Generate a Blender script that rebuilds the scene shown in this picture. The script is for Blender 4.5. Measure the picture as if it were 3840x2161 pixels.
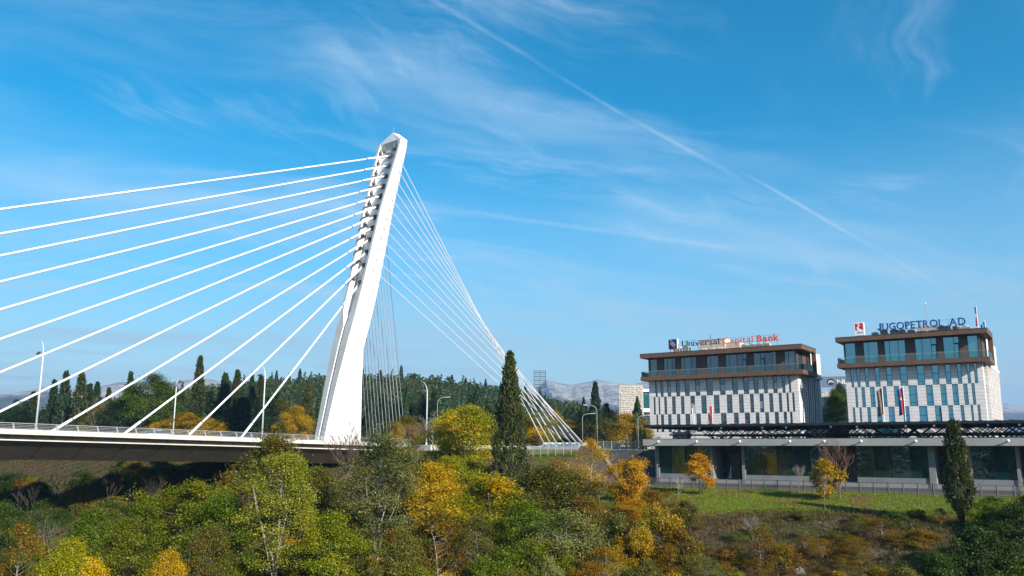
import bpy, math, random
import numpy as np
from mathutils import Vector, Matrix, noise as mnoise

sc = bpy.context.scene
for o in list(bpy.data.objects):
    bpy.data.objects.remove(o)

# ------------------------------------------------------------------ camera, sky, sun, exposure
EYE = 16.0
PITCH = math.atan(589.0 / 3160.0)
FPX = 3160.0                              # focal length in photo pixels (3840 wide)
cam = bpy.data.cameras.new('camera')
cam.sensor_width = 36.0
cam.lens = FPX / 3840.0 * 36.0
cam.clip_start = 0.5
cam.clip_end = 60000.0
camo = bpy.data.objects.new('camera', cam)
camo.location = (0, 0, EYE)
camo.rotation_euler = (math.radians(90) + PITCH, 0, 0)
sc.collection.objects.link(camo)
sc.camera = camo

SUN_EL = math.radians(26.0)
SUN_AZ = math.atan2(0.60, -0.80)         # from +Y towards +X
SUN_DIR = Vector((math.sin(SUN_AZ) * math.cos(SUN_EL), math.cos(SUN_AZ) * math.cos(SUN_EL), math.sin(SUN_EL)))
sl = bpy.data.lights.new('sun', 'SUN')
sl.energy = 5.0
sl.angle = math.radians(0.53)
sl.color = (1.0, 0.94, 0.85)
so = bpy.data.objects.new('sun', sl)
so.rotation_euler = (-SUN_DIR).to_track_quat('-Z', 'Y').to_euler()
so.location = (0, 0, 200)
sc.collection.objects.link(so)

vs = sc.view_settings
vs.view_transform = 'Standard'
vs.look = 'None'
vs.exposure = 0.72
vs.gamma = 1.0
vs.use_curve_mapping = False
sc.render.engine = 'CYCLES'
sc.cycles.use_denoising = True
sc.cycles.max_bounces = 6
sc.cycles.transparent_max_bounces = 12
sc.cycles.diffuse_bounces = 2
sc.cycles.glossy_bounces = 3
sc.cycles.transmission_bounces = 3
sc.cycles.volume_bounces = 0
sc.cycles.caustics_reflective = False
sc.cycles.caustics_refractive = False


class NT:
    """small helper to write node trees"""
    def __init__(self, tree):
        self.t = tree
        self.n = tree.nodes
        self.l = tree.links

    def node(self, kind, **kw):
        nd = self.n.new(kind)
        for k, v in kw.items():
            if k == 'ins':
                for i, x in v.items():
                    if hasattr(x, 'is_output') or isinstance(x, bpy.types.NodeSocket):
                        self.l.new(x, nd.inputs[i])
                    else:
                        nd.inputs[i].default_value = x
            else:
                setattr(nd, k, v)
        return nd

    def math(self, op, a, b=0.0, c=0.0, clamp=False):
        nd = self.node('ShaderNodeMath', operation=op, ins={0: a, 1: b, 2: c})
        nd.use_clamp = clamp
        return nd.outputs[0]

    def vmath(self, op, a, b=(0, 0, 0)):
        nd = self.node('ShaderNodeVectorMath', operation=op, ins={0: a, 1: b})
        return nd.outputs['Value'] if op in ('DOT_PRODUCT', 'LENGTH') else nd.outputs[0]

    def ramp(self, fac, stops, interp='LINEAR'):
        nd = self.node('ShaderNodeValToRGB', ins={0: fac})
        cr = nd.color_ramp
        cr.interpolation = interp
        while len(cr.elements) < len(stops):
            cr.elements.new(0.5)
        for e, (p, c) in zip(cr.elements, stops):
            e.position = p
            e.color = (c[0], c[1], c[2], 1.0) if hasattr(c, '__len__') else (c, c, c, 1.0)
        return nd.outputs[0]

    def mix(self, fac, a, b, blend='MIX'):
        nd = self.node('ShaderNodeMix', data_type='RGBA', blend_type=blend, ins={0: fac, 6: a, 7: b})
        return nd.outputs[2]

    def noise(self, vec, scale, detail=3.0, rough=0.5, dist=0.0):
        nd = self.node('ShaderNodeTexNoise', ins={'Vector': vec, 'Scale': scale, 'Detail': detail, 'Roughness': rough, 'Distortion': dist})
        return nd.outputs[0]

    def smooth(self, x, a, b):
        nd = self.node('ShaderNodeMapRange', interpolation_type='SMOOTHSTEP', ins={0: x, 1: a, 2: b, 3: 0.0, 4: 1.0})
        return nd.outputs[0]


def raydir(u, v):
    """unit direction in the world of a photo pixel (3840 wide); only used to give the sky's cloud bands their compass bearing"""
    x = (u - 1920.0) / FPX
    y = (1080.5 - v) / FPX
    d = Vector((x, math.cos(PITCH) - y * math.sin(PITCH), math.sin(PITCH) + y * math.cos(PITCH)))
    return d.normalized()


world = bpy.data.worlds.new('World')
sc.world = world
world.use_nodes = True
W = NT(world.node_tree)
W.n.clear()
sky = W.node('ShaderNodeTexSky', sky_type='NISHITA')
sky.sun_disc = False
sky.sun_elevation = SUN_EL
sky.sun_rotation = SUN_AZ
sky.altitude = 50.0
sky.air_density = 1.0
sky.dust_density = 0.6
sky.ozone_density = 2.5
tc = W.node('ShaderNodeTexCoord')
D = tc.outputs['Generated']
hs = W.node('ShaderNodeHueSaturation', ins={'Hue': 0.485, 'Saturation': 1.75, 'Value': 1.0, 'Color': sky.outputs[0]})
sep = W.node('ShaderNodeSeparateXYZ', ins={0: D})
zc = W.math('MAXIMUM', sep.outputs[2], 0.0)
den = W.math('ADD', zc, 0.16)
px = W.math('DIVIDE', sep.outputs[0], den)
py = W.math('DIVIDE', sep.outputs[1], den)
plane = W.node('ShaderNodeCombineXYZ', ins={0: px, 1: py, 2: 0.0}).outputs[0]
warp = W.node('ShaderNodeTexNoise', ins={'Vector': plane, 'Scale': 2.2, 'Detail': 3.0, 'Roughness': 0.55})
wv = W.vmath('SCALE', W.vmath('SUBTRACT', warp.outputs[1], (0.5, 0.5, 0.5)))
wv.node.inputs['Scale'].default_value = 0.22
pw = W.vmath('ADD', plane, wv)


def stretched(rot, ln, wd, off):
    mp = W.node('ShaderNodeMapping', vector_type='TEXTURE', ins={'Vector': pw, 'Location': off, 'Rotation': (0, 0, math.radians(rot)), 'Scale': (ln, wd, 1.0)})
    return mp.outputs[0]


# two crossing families of cirrus streaks, gathered in broad patches
cA = W.noise(stretched(19, 0.75, 0.19, (3.1, 1.7, 0)), 1.0, 11.0, 0.66)
cB = W.noise(stretched(66, 0.55, 0.13, (7.4, 2.2, 0)), 1.0, 11.0, 0.67)
big = W.noise(stretched(20, 1.0, 0.55, (1.3, 5.0, 0)), 1.0, 2.0, 0.5)
big2 = W.noise(stretched(60, 0.6, 0.4, (4.3, 9.0, 0)), 1.0, 2.0, 0.5)
cl = W.math('MULTIPLY', W.smooth(cA, 0.46, 0.84), W.math('ADD', W.math('MULTIPLY', W.smooth(big, 0.40, 0.66), 0.80), 0.03))
cl = W.math('ADD', cl, W.math('MULTIPLY', W.smooth(cB, 0.44, 0.82), W.math('MULTIPLY', W.smooth(big2, 0.50, 0.72), 0.42)))
soft = W.noise(stretched(22, 1.5, 0.42, (2.7, 6.1, 0)), 1.0, 5.0, 0.55)
cl = W.math('ADD', cl, W.math('MULTIPLY', W.smooth(soft, 0.43, 0.80), 0.42))
# thin high veil that thickens towards the horizon, as cirrostratus does
veil = W.math('MULTIPLY', W.smooth(W.math('SUBTRACT', 0.38, zc), 0.0, 0.38), 0.80)
cl = W.math('ADD', cl, veil, clamp=True)


def contrail(p0, p1, width, amount, wob=0.004, wide_end=1.0):
    """a straight trail on the sky: the great circle through two bearings"""
    a, b = raydir(*p0), raydir(*p1)
    n = a.cross(b).normalized()
    t = (b - a).normalized()
    ta, tb = a.dot(t), b.dot(t)
    nz = W.math('SUBTRACT', W.noise(D, 16.0, 4.0, 0.6), 0.5)
    d = W.math('ABSOLUTE', W.math('ADD', W.vmath('DOT_PRODUCT', D, tuple(n)), W.math('MULTIPLY', nz, wob)))
    al = W.vmath('DOT_PRODUCT', D, tuple(t))
    ln = W.node('ShaderNodeMapRange', ins={0: al, 1: ta, 2: tb, 3: width, 4: width * wide_end}).outputs[0]
    body = W.math('SUBTRACT', 1.0, W.smooth(d, 0.0, ln))
    ends = W.math('MULTIPLY', W.smooth(al, ta, ta + 0.06), W.math('SUBTRACT', 1.0, W.smooth(al, tb - 0.05, tb)))
    br = W.math('ADD', W.math('MULTIPLY', W.smooth(W.noise(D, 9.0, 5.0, 0.6), 0.35, 0.65), 0.75), 0.25)
    facing = W.smooth(sep.outputs[1], 0.0, 0.2)
    return W.math('MULTIPLY', W.math('MULTIPLY', W.math('MULTIPLY', body, ends), br), W.math('MULTIPLY', facing, amount))


tr = contrail((1480, -90), (2420, 480), 0.0055, 0.17, 0.006, 0.55)
tr = W.math('ADD', tr, contrail((2160, 330), (2830, 700), 0.003, 0.25, 0.003, 1.8))
tr = W.math('ADD', tr, contrail((2740, 620), (3680, 1160), 0.003, 0.36, 0.003, 1.3))
tr = W.math('ADD', tr, contrail((1700, 790), (2850, 945), 0.005, 0.26, 0.004, 0.7))
tr = W.math('ADD', tr, contrail((1560, 880), (2100, 960), 0.005, 0.22, 0.005, 0.6))
cl = W.math('ADD', cl, tr, clamp=True)
cl = W.math('MULTIPLY', cl, 0.85)
cloudcol = W.mix(W.smooth(zc, 0.0, 0.35), (2.1, 3.0, 3.9, 1), (4.2, 5.3, 6.3, 1))
skyc = W.mix(cl, hs.outputs[0], cloudcol)
bg = W.node('ShaderNodeBackground', ins={'Color': skyc, 'Strength': 0.104})
W.node('ShaderNodeOutputWorld', ins={0: bg.outputs[0]})

# ------------------------------------------------------------------ frames of the place
O = np.array([26.7, 165.0])               # left front corner of the bank building
ANG_F = math.radians(-33.8)               # facades: x along the front, y away from the river
TX = np.array([math.cos(ANG_F), math.sin(ANG_F)])
NQ = np.array([math.sin(ANG_F), -math.cos(ANG_F)])   # towards the river
ANG_B = math.radians(49.2)                # bridge: x = s along the deck away from the river, y to its far side
AB = np.array([math.cos(ANG_B), math.sin(ANG_B)])
LB = np.array([-AB[1], AB[0]])
B0 = np.array([-30.5, 150.0])


def fac(p, q, z=0.0):
    c = O + p * TX + q * NQ
    return Vector((c[0], c[1], z))


def brg(s, y, z=0.0):
    c = B0 + s * AB + y * LB
    return Vector((c[0], c[1], z))


def pq(x, y):
    dx, dy = x - O[0], y - O[1]
    return dx * TX[0] + dy * TX[1], dx * NQ[0] + dy * NQ[1]


def sstep(x, a, b):
    t = np.clip((x - a) / (b - a), 0, 1)
    return t * t * (3 - 2 * t)


def deck_z(s):
    return 16.36 - 0.0254 * s


def vnoise(x, y, sc_=1.0, seed=0.0):
    """cheap smooth value noise for numpy arrays, about -1..1"""
    x = np.asarray(x, float) * sc_ + seed * 17.3
    y = np.asarray(y, float) * sc_ + seed * 9.1
    xi, yi = np.floor(x), np.floor(y)
    xf, yf = x - xi, y - yi
    def hsh(a, b):
        return (np.sin(a * 127.1 + b * 311.7) * 43758.5453) % 1.0
    u, v = xf * xf * (3 - 2 * xf), yf * yf * (3 - 2 * yf)
    n = (hsh(xi, yi) * (1 - u) + hsh(xi + 1, yi) * u) * (1 - v) + (hsh(xi, yi + 1) * (1 - u) + hsh(xi + 1, yi + 1) * u) * v
    return n * 2 - 1


def ground_h(x, y):
    """height of the ground: plateau, terrace of the low building, river bank, river bed, opposite bank, wooded hill"""
    x = np.asarray(x, float)
    y = np.asarray(y, float)
    p, q = pq(x, y)
    q = q + vnoise(p, q, 0.035, 1) * 2.5 * sstep(q, 66, 80)
    low = np.interp(q, [38, 43.0, 44.3, 57, 67, 82, 112, 122, 178, 205, 235], [15.2, 15.2, 11.0, 11.0, 9.5, 6.0, 1.0, -0.6, -0.6, 8.0, 15.0])
    high = np.interp(q, [20, 38, 52, 66, 82, 112, 122, 178, 205, 235], [15.2, 15.1, 12.3, 9.4, 6.0, 1.0, -0.6, -0.6, 8.0, 15.0])
    b = sstep(p, 8.5, 10.5)
    z = low * b + high * (1 - b)
    amp = 0.12 + 0.5 * sstep(q, 64, 80)
    amp = amp * sstep(-p + q * 0.2, -80, -20) * 0.6 + amp * 0.4
    z = z + vnoise(x, y, 0.16, 2) * amp * sstep(q, 52, 62) + vnoise(x, y, 0.5, 3) * 0.22 * sstep(q, 64, 72)
    crest = np.interp(x, [-700, -360, -300, -220, -170, -60, -10, 30, 90, 140], [0, 0, 10, 27, 35, 37, 31, 22, 8, 0])
    z = z + crest * np.exp(-((y - 560) / 130.0) ** 2) * (1 + 0.06 * vnoise(x, y, 0.02, 4))
    return z


def gz(x, y):
    return float(ground_h(x, y))


def spot(uD, Y):
    """ground point at forward distance Y on the bearing of column uD (2576-wide reading of the photo)"""
    x = (uD - 1288.0) / 2120.0 * Y / 1.017
    return x, Y, gz(x, Y)


def top_z(vD, Y):
    yr = (725.0 - vD) / 2120.0
    return EYE + Y * (math.sin(PITCH) + yr * math.cos(PITCH)) / (math.cos(PITCH) - yr * math.sin(PITCH))


# ------------------------------------------------------------------ building blocks
COL = sc.collection


def link(o):
    COL.objects.link(o)
    return o


def empty(name, loc=(0, 0, 0), rz=0.0, label=None, cat=None, group=None):
    o = bpy.data.objects.new(name, None)
    o.empty_display_size = 0.2
    o.location = loc
    o.rotation_euler = (0, 0, rz)
    link(o)
    tag(o, label, cat, group)
    return o


def tag(o, label=None, cat=None, group=None, kind=None):
    if label:
        o['label'] = label
    if cat:
        o['category'] = cat
    if group:
        o['group'] = group
    if kind:
        o['kind'] = kind
    return o


class MB:
    def __init__(self):
        self.v = []
        self.f = []

    def box(self, x0, x1, y0, y1, z0, z1):
        b = len(self.v)
        self.v += [(x0, y0, z0), (x1, y0, z0), (x1, y1, z0), (x0, y1, z0), (x0, y0, z1), (x1, y0, z1), (x1, y1, z1), (x0, y1, z1)]
        self.f += [(b, b + 3, b + 2, b + 1), (b + 4, b + 5, b + 6, b + 7), (b, b + 1, b + 5, b + 4), (b + 1, b + 2, b + 6, b + 5), (b + 2, b + 3, b + 7, b + 6), (b + 3, b, b + 4, b + 7)]
        return self

    def tube(self, pts, rad, n=6, cap=True):
        pts = [Vector(p) for p in pts]
        if not hasattr(rad, '__len__'):
            rad = [rad] * len(pts)
        b = len(self.v)
        for i, p in enumerate(pts):
            d = (pts[min(i + 1, len(pts) - 1)] - pts[max(i - 1, 0)])
            if d.length < 1e-9:
                d = Vector((0, 0, 1))
            d.normalize()
            ref = Vector((0, 0, 1)) if abs(d.z) < 0.9 else Vector((1, 0, 0))
            u = d.cross(ref).normalized()
            w = d.cross(u)
            for k in range(n):
                a = 2 * math.pi * k / n
                self.v.append(tuple(p + (u * math.cos(a) + w * math.sin(a)) * rad[i]))
        for i in range(len(pts) - 1):
            for k in range(n):
                k2 = (k + 1) % n
                self.f.append((b + i * n + k, b + i * n + k2, b + (i + 1) * n + k2, b + (i + 1) * n + k))
        if cap:
            self.f.append(tuple(b + k for k in range(n))[::-1])
            e = b + (len(pts) - 1) * n
            self.f.append(tuple(e + k for k in range(n)))
        return self

    def loft(self, rings, cap=True):
        b = len(self.v)
        n = len(rings[0])
        for r in rings:
            self.v += [tuple(p) for p in r]
        for i in range(len(rings) - 1):
            for k in range(n):
                k2 = (k + 1) % n
                self.f.append((b + i * n + k, b + i * n + k2, b + (i + 1) * n + k2, b + (i + 1) * n + k))
        if cap:
            self.f.append(tuple(b + k for k in range(n))[::-1])
            self.f.append(tuple(b + (len(rings) - 1) * n + k for k in range(n)))
        return self

    def lathe(self, prof, n=12, c=(0, 0, 0)):
        rings = [[(c[0] + r * math.cos(2 * math.pi * k / n), c[1] + r * math.sin(2 * math.pi * k / n), c[2] + z) for k in range(n)] for r, z in prof]
        return self.loft(rings)

    def poly(self, pts):
        b = len(self.v)
        self.v += [tuple(p) for p in pts]
        self.f.append(tuple(range(b, b + len(pts))))
        return self

    def mesh(self, name, mat=None, smooth=False):
        me = bpy.data.meshes.new(name)
        me.from_pydata(self.v, [], self.f)
        if mat:
            me.materials.append(mat)
        if smooth:
            me.polygons.foreach_set('use_smooth', [True] * len(me.polygons))
        me.update()
        return me

    def build(self, name, mat=None, parent=None, smooth=False, fix=False):
        me = self.mesh(name, mat, smooth)
        if fix:
            import bmesh
            bm = bmesh.new()
            bm.from_mesh(me)
            bmesh.ops.recalc_face_normals(bm, faces=bm.faces)
            bm.to_mesh(me)
            bm.free()
        return put(name, me, parent)


def put(name, me, parent=None):
    o = bpy.data.objects.new(name, me)
    link(o)
    if parent:
        o.parent = parent
    return o


def copy_tree(o, parent=None):
    c = o.copy()
    link(c)
    c.parent = parent
    for ch in o.children:
        copy_tree(ch, c)
    return c


def quads_mesh(name, V, F, mat=None):
    """fast mesh from numpy: V (n,3), F (m,k)"""
    me = bpy.data.meshes.new(name)
    V = np.ascontiguousarray(V, dtype=np.float32)
    F = np.ascontiguousarray(F, dtype=np.int32)
    k = F.shape[1]
    me.vertices.add(len(V))
    me.vertices.foreach_set('co', V.ravel())
    me.loops.add(F.size)
    me.loops.foreach_set('vertex_index', F.ravel())
    me.polygons.add(len(F))
    me.polygons.foreach_set('loop_start', np.arange(0, F.size, k, dtype=np.int32))
    if mat:
        me.materials.append(mat)
    me.update(calc_edges=True)
    return me


def set_mat(o, m):
    o.material_slots[0].link = 'OBJECT'
    o.material_slots[0].material = m


# ------------------------------------------------------------------ materials
MATS = {}


def principled(name, col, rough=0.6, metal=0.0, spec=0.5, var=0.0, vscale=1.0, bump=0.0, bscale=20.0, coords='Object', stain=None):
    m = bpy.data.materials.new(name)
    m.use_nodes = True
    N = NT(m.node_tree)
    p = N.n['Principled BSDF']
    p.inputs['Roughness'].default_value = rough
    p.inputs['Metallic'].default_value = metal
    p.inputs['Specular IOR Level'].default_value = spec
    c4 = (*col, 1.0)
    tcn = N.node('ShaderNodeTexCoord').outputs[coords]
    if var > 0:
        n1 = N.noise(tcn, vscale, 5.0, 0.6)
        dark = tuple(x * (1 - var) for x in col) + (1.0,)
        lite = tuple(min(1.0, x * (1 + var * 0.6)) for x in col) + (1.0,)
        c = N.mix(N.smooth(n1, 0.3, 0.7), dark, lite)
        if stain:
            mp = N.node('ShaderNodeMapping', ins={'Vector': tcn, 'Scale': (1.6, 1.6, 0.12)}).outputs[0]
            n2 = N.noise(mp, 1.2, 5.0, 0.6)
            c = N.mix(N.math('MULTIPLY', N.smooth(n2, 0.52, 0.8), stain[1]), c, (*stain[0], 1))
        N.l.new(c, p.inputs['Base Color'])
    else:
        p.inputs['Base Color'].default_value = c4
    if bump > 0:
        nb = N.noise(tcn, bscale, 4.0, 0.6)
        bn = N.node('ShaderNodeBump', ins={'Strength': bump, 'Distance': 0.02, 'Height': nb})
        N.l.new(bn.outputs[0], p.inputs['Normal'])
    MATS[name] = m
    return m


def leaf_mat(name, cols, alt=None, nscale=0.35, trans=0.32, ratio=(0.42, 0.62)):
    """leaves: each leaf takes its own tone from cols; alt is a second set of tones that comes in patches of the crown"""
    m = bpy.data.materials.new(name)
    m.use_nodes = True
    N = NT(m.node_tree)
    N.n.clear()
    geo = N.node('ShaderNodeNewGeometry')
    r = geo.outputs['Random Per Island']
    st = [(i / max(1, len(cols) - 1), c) for i, c in enumerate(cols)]
    c = N.ramp(r, st)
    oi = N.node('ShaderNodeObjectInfo')
    if alt:
        st2 = [(i / max(1, len(alt) - 1), a) for i, a in enumerate(alt)]
        c2 = N.ramp(r, st2)
        tcn = N.node('ShaderNodeTexCoord').outputs['Object']
        off = N.node('ShaderNodeCombineXYZ', ins={0: N.math('MULTIPLY', oi.outputs['Random'], 37.0), 1: 0.0, 2: 0.0}).outputs[0]
        nz = N.noise(N.vmath('ADD', tcn, off), nscale, 2.0, 0.5)
        c = N.mix(N.smooth(nz, ratio[0], ratio[1]), c, c2)
    c = N.node('ShaderNodeHueSaturation', ins={'Hue': 0.5, 'Saturation': 1.12,
               'Value': N.math('ADD', N.math('MULTIPLY', oi.outputs['Random'], 0.5), 0.78), 'Color': c}).outputs[0]
    d = N.node('ShaderNodeBsdfDiffuse', ins={'Color': c})
    t = N.node('ShaderNodeBsdfTranslucent', ins={'Color': c})
    g = N.node('ShaderNodeBsdfGlossy', ins={'Color': (0.6, 0.6, 0.6, 1), 'Roughness': 0.45})
    mx = N.node('ShaderNodeMixShader', ins={0: trans * 0.7, 1: d.outputs[0], 2: t.outputs[0]})
    mx2 = N.node('ShaderNodeMixShader', ins={0: 0.03, 1: mx.outputs[0], 2: g.outputs[0]})
    N.node('ShaderNodeOutputMaterial', ins={0: mx2.outputs[0]})
    MATS[name] = m
    return m


def glass_mat(name, body, refl, rough=0.03, fres=1.6, wavy=0.0, minref=0.15, see=None):
    """window glass: mirror of the surroundings with Fresnel over a dark body, or over what lies behind when see is a tint"""
    m = bpy.data.materials.new(name)
    m.use_nodes = True
    N = NT(m.node_tree)
    N.n.clear()
    tcn = N.node('ShaderNodeTexCoord').outputs['Object']
    nrm = None
    if wavy > 0:
        nz = N.noise(tcn, 1.1, 2.0, 0.5, 0.6)
        nrm = N.node('ShaderNodeBump', ins={'Strength': wavy, 'Distance': 0.05, 'Height': nz}).outputs[0]
    gl = N.node('ShaderNodeBsdfGlossy', ins={'Color': (*refl, 1), 'Roughness': rough})
    if nrm:
        N.l.new(nrm, gl.inputs['Normal'])
    if see:
        bd = N.node('ShaderNodeBsdfTransparent', ins={'Color': (*see, 1)})
        if max(body) > 0:
            df = N.node('ShaderNodeBsdfDiffuse', ins={'Color': (*body, 1)})
            bd = N.node('ShaderNodeMixShader', ins={0: 0.2, 1: bd.outputs[0], 2: df.outputs[0]})
    else:
        bd = N.node('ShaderNodeBsdfDiffuse', ins={'Color': (*body, 1)})
    fr = N.node('ShaderNodeFresnel', ins={'IOR': fres})
    fa = N.math('MAXIMUM', fr.outputs[0], minref)
    mx = N.node('ShaderNodeMixShader', ins={0: fa, 1: bd.outputs[0], 2: gl.outputs[0]})
    N.node('ShaderNodeOutputMaterial', ins={0: mx.outputs[0]})
    MATS[name] = m
    return m


def cladding_mat(name, col, pitch, line=0.72):
    """stone cladding with fine horizontal joints too thin to build one by one"""
    m = principled(name, col, 0.75, var=0.10, vscale=0.8)
    N = NT(m.node_tree)
    p = N.n['Principled BSDF']
    tcn = N.node('ShaderNodeTexCoord').outputs['Object']
    z = N.node('ShaderNodeSeparateXYZ', ins={0: tcn}).outputs[2]
    fr = N.math('FRACT', N.math('DIVIDE', z, pitch))
    ln = N.math('LESS_THAN', fr, 0.09)
    old = p.inputs['Base Color'].links[0].from_socket
    rown = N.math('FLOOR', N.math('DIVIDE', z, pitch))
    wn = N.node('ShaderNodeTexWhiteNoise', noise_dimensions='1D', ins={'W': rown}).outputs[0]
    c = N.mix(N.math('MULTIPLY', wn, 0.12), old, (col[0] * 0.75, col[1] * 0.75, col[2] * 0.75, 1))
    c = N.mix(N.math('MULTIPLY', ln, line), c, (0.16, 0.15, 0.15, 1))
    N.l.new(c, p.inputs['Base Color'])
    bn = N.node('ShaderNodeBump', ins={'Strength': 0.6, 'Distance': 0.02, 'Height': N.math('SUBTRACT', 1.0, ln)})
    N.l.new(bn.outputs[0], p.inputs['Normal'])
    return m


white = principled('pylon_white', (0.80, 0.79, 0.76), 0.55, var=0.07, vscale=0.35, stain=((0.42, 0.40, 0.36), 0.32))
strip_shade = principled('pylon_strip_shade', (0.50, 0.49, 0.47), 0.8, var=0.10, vscale=0.4)  # darker than the pylon white: dim grazing light painted into the river face
cable_white = principled('cable_sheath', (0.80, 0.80, 0.80), 0.4)
cable_grey = principled('back_stay_sheath', (0.46, 0.46, 0.47), 0.4)
conc_light = principled('concrete_light', (0.60, 0.555, 0.49), 0.8, var=0.10, vscale=0.6, bump=0.2, stain=((0.3, 0.28, 0.25), 0.35))
slim_steel = principled('slim_lamp_paint', (0.34, 0.35, 0.36), 0.5, metal=0.2)
conc_pillar = principled('pillar_concrete', (0.21, 0.205, 0.195), 0.85, var=0.14, vscale=0.8, bump=0.25)
conc = principled('concrete', (0.32, 0.315, 0.30), 0.85, var=0.14, vscale=0.5, bump=0.25, stain=((0.16, 0.15, 0.14), 0.4))
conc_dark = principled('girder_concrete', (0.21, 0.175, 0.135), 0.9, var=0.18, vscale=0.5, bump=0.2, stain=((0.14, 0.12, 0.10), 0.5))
asphalt = principled('asphalt', (0.055, 0.055, 0.058), 0.9, var=0.25, vscale=1.2, bump=0.3, bscale=40)
steel = principled('galvanised_steel', (0.40, 0.40, 0.40), 0.45, metal=0.25, var=0.1, vscale=3)
lamp_steel = principled('lamp_post_paint', (0.62, 0.63, 0.64), 0.45, metal=0.2)
dark_metal = principled('dark_steel', (0.025, 0.030, 0.035), 0.45, metal=0.4, var=0.2, vscale=2)
darkish = principled('lamp_head_grey', (0.08, 0.08, 0.085), 0.5)
brown = principled('brown_panel', (0.135, 0.072, 0.042), 0.6, var=0.16, vscale=0.7)
brown_dark = principled('brown_wall_panel', (0.105, 0.062, 0.045), 0.65, var=0.14, vscale=0.9)
soffit = principled('brown_soffit', (0.10, 0.058, 0.038), 0.7, var=0.1, vscale=1)
white_stone = cladding_mat('white_stone_cladding', (0.75, 0.70, 0.665), 0.56)
shaded_stone = cladding_mat('shaded_stone_cladding', (0.66, 0.65, 0.66), 0.56)  # greyer copy of the white cladding, the end wall's shade put into its colour
plain_white = principled('white_render', (0.72, 0.70, 0.66), 0.8, var=0.06, vscale=0.5)
frame_dark = principled('window_frame', (0.03, 0.035, 0.04), 0.5, metal=0.2)
core_dark = principled('room_shade', (0.07, 0.075, 0.08), 0.9)
glass_u = glass_mat('glass_bank', (0.035, 0.055, 0.06), (0.56, 0.68, 0.70), wavy=0.35, minref=0.22)
glass_u2 = glass_mat('glass_bank_dark', (0.02, 0.03, 0.04), (0.50, 0.62, 0.70), wavy=0.3, minref=0.20)
blind = glass_mat('glass_blind_down', (0.30, 0.31, 0.30), (0.7, 0.8, 0.8), wavy=0.2, minref=0.18)
glass_j = glass_mat('glass_teal', (0.025, 0.14, 0.17), (0.42, 0.78, 0.84), wavy=0.05, minref=0.38)
balu = glass_mat('glass_balustrade', (0, 0, 0), (0.5, 0.62, 0.62), see=(0.86, 0.93, 0.91), minref=0.05, fres=1.3)
glass_low2 = glass_mat('glass_low_mirror', (0.02, 0.08, 0.075), (0.60, 0.85, 0.85), see=(0.30, 0.46, 0.44), wavy=0.5, minref=0.34)
glass_low = glass_mat('glass_low_building', (0.03, 0.13, 0.12), (0.55, 0.80, 0.80), see=(0.36, 0.56, 0.53), wavy=0.25, minref=0.10)
rock_mat = principled('limestone', (0.15, 0.135, 0.115), 0.9, var=0.5, vscale=1.5, bump=0.6, bscale=6)
bark = principled('bark_brown', (0.115, 0.085, 0.06), 0.9, var=0.3, vscale=3)
bark_grey = principled('bark_grey', (0.26, 0.22, 0.18), 0.9, var=0.3, vscale=3)
bark_pale = principled('bark_birch', (0.33, 0.30, 0.25), 0.85, var=0.3, vscale=4)
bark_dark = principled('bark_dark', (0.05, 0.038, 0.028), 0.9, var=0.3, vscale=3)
bracket_steel = principled('bracket_steel', (0.13, 0.12, 0.11), 0.6, var=0.3, vscale=3)
twig_red = principled('twig_reddish', (0.19, 0.095, 0.06), 0.9, var=0.3, vscale=3)

lf_cypress = leaf_mat('leaf_cypress', [(0.014, 0.026, 0.009), (0.032, 0.046, 0.013), (0.070, 0.074, 0.020)], [(0.060, 0.055, 0.016), (0.095, 0.080, 0.022)], 0.5, 0.12, (0.5, 0.75))
lf_conifer = leaf_mat('leaf_conifer', [(0.009, 0.024, 0.012), (0.020, 0.042, 0.016), (0.032, 0.055, 0.018)], trans=0.10)
lf_pine = leaf_mat('leaf_pine', [(0.026, 0.052, 0.009), (0.056, 0.090, 0.012), (0.095, 0.125, 0.016)], trans=0.2)
lf_green = leaf_mat('leaf_green', [(0.045, 0.080, 0.006), (0.090, 0.135, 0.010), (0.15, 0.185, 0.014)], [(0.10, 0.12, 0.012), (0.20, 0.18, 0.016)], 0.3, 0.35, (0.55, 0.75))
lf_lime = leaf_mat('leaf_lime', [(0.060, 0.085, 0.005), (0.125, 0.15, 0.008), (0.23, 0.24, 0.013)], [(0.16, 0.16, 0.012), (0.28, 0.22, 0.016)], 0.3, 0.38, (0.5, 0.7))
lf_olive = leaf_mat('leaf_olive', [(0.060, 0.068, 0.014), (0.105, 0.105, 0.020), (0.16, 0.145, 0.028)], [(0.11, 0.070, 0.016), (0.19, 0.12, 0.02)], 0.35, 0.3, (0.5, 0.7))
lf_birch = leaf_mat('leaf_birch', [(0.11, 0.13, 0.020), (0.20, 0.20, 0.032), (0.31, 0.28, 0.055)], [(0.095, 0.14, 0.014), (0.19, 0.22, 0.020)], 0.25, 0.35, (0.5, 0.65))
lf_poplar = leaf_mat('leaf_grey_green', [(0.095, 0.105, 0.030), (0.16, 0.165, 0.050), (0.25, 0.24, 0.085)], [(0.055, 0.085, 0.020), (0.10, 0.125, 0.026)], 0.25, 0.3, (0.5, 0.65))
lf_yellow = leaf_mat('leaf_yellow', [(0.210, 0.137, 0.008), (0.357, 0.221, 0.011), (0.483, 0.304, 0.015)], [(0.137, 0.152, 0.011), (0.252, 0.221, 0.013)], 0.28, 0.38, (0.52, 0.68))
lf_gold = leaf_mat('leaf_gold', [(0.273, 0.168, 0.011), (0.462, 0.262, 0.011), (0.605, 0.378, 0.015)], [(0.210, 0.158, 0.011), (0.378, 0.231, 0.011)], 0.35, 0.38)
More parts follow.
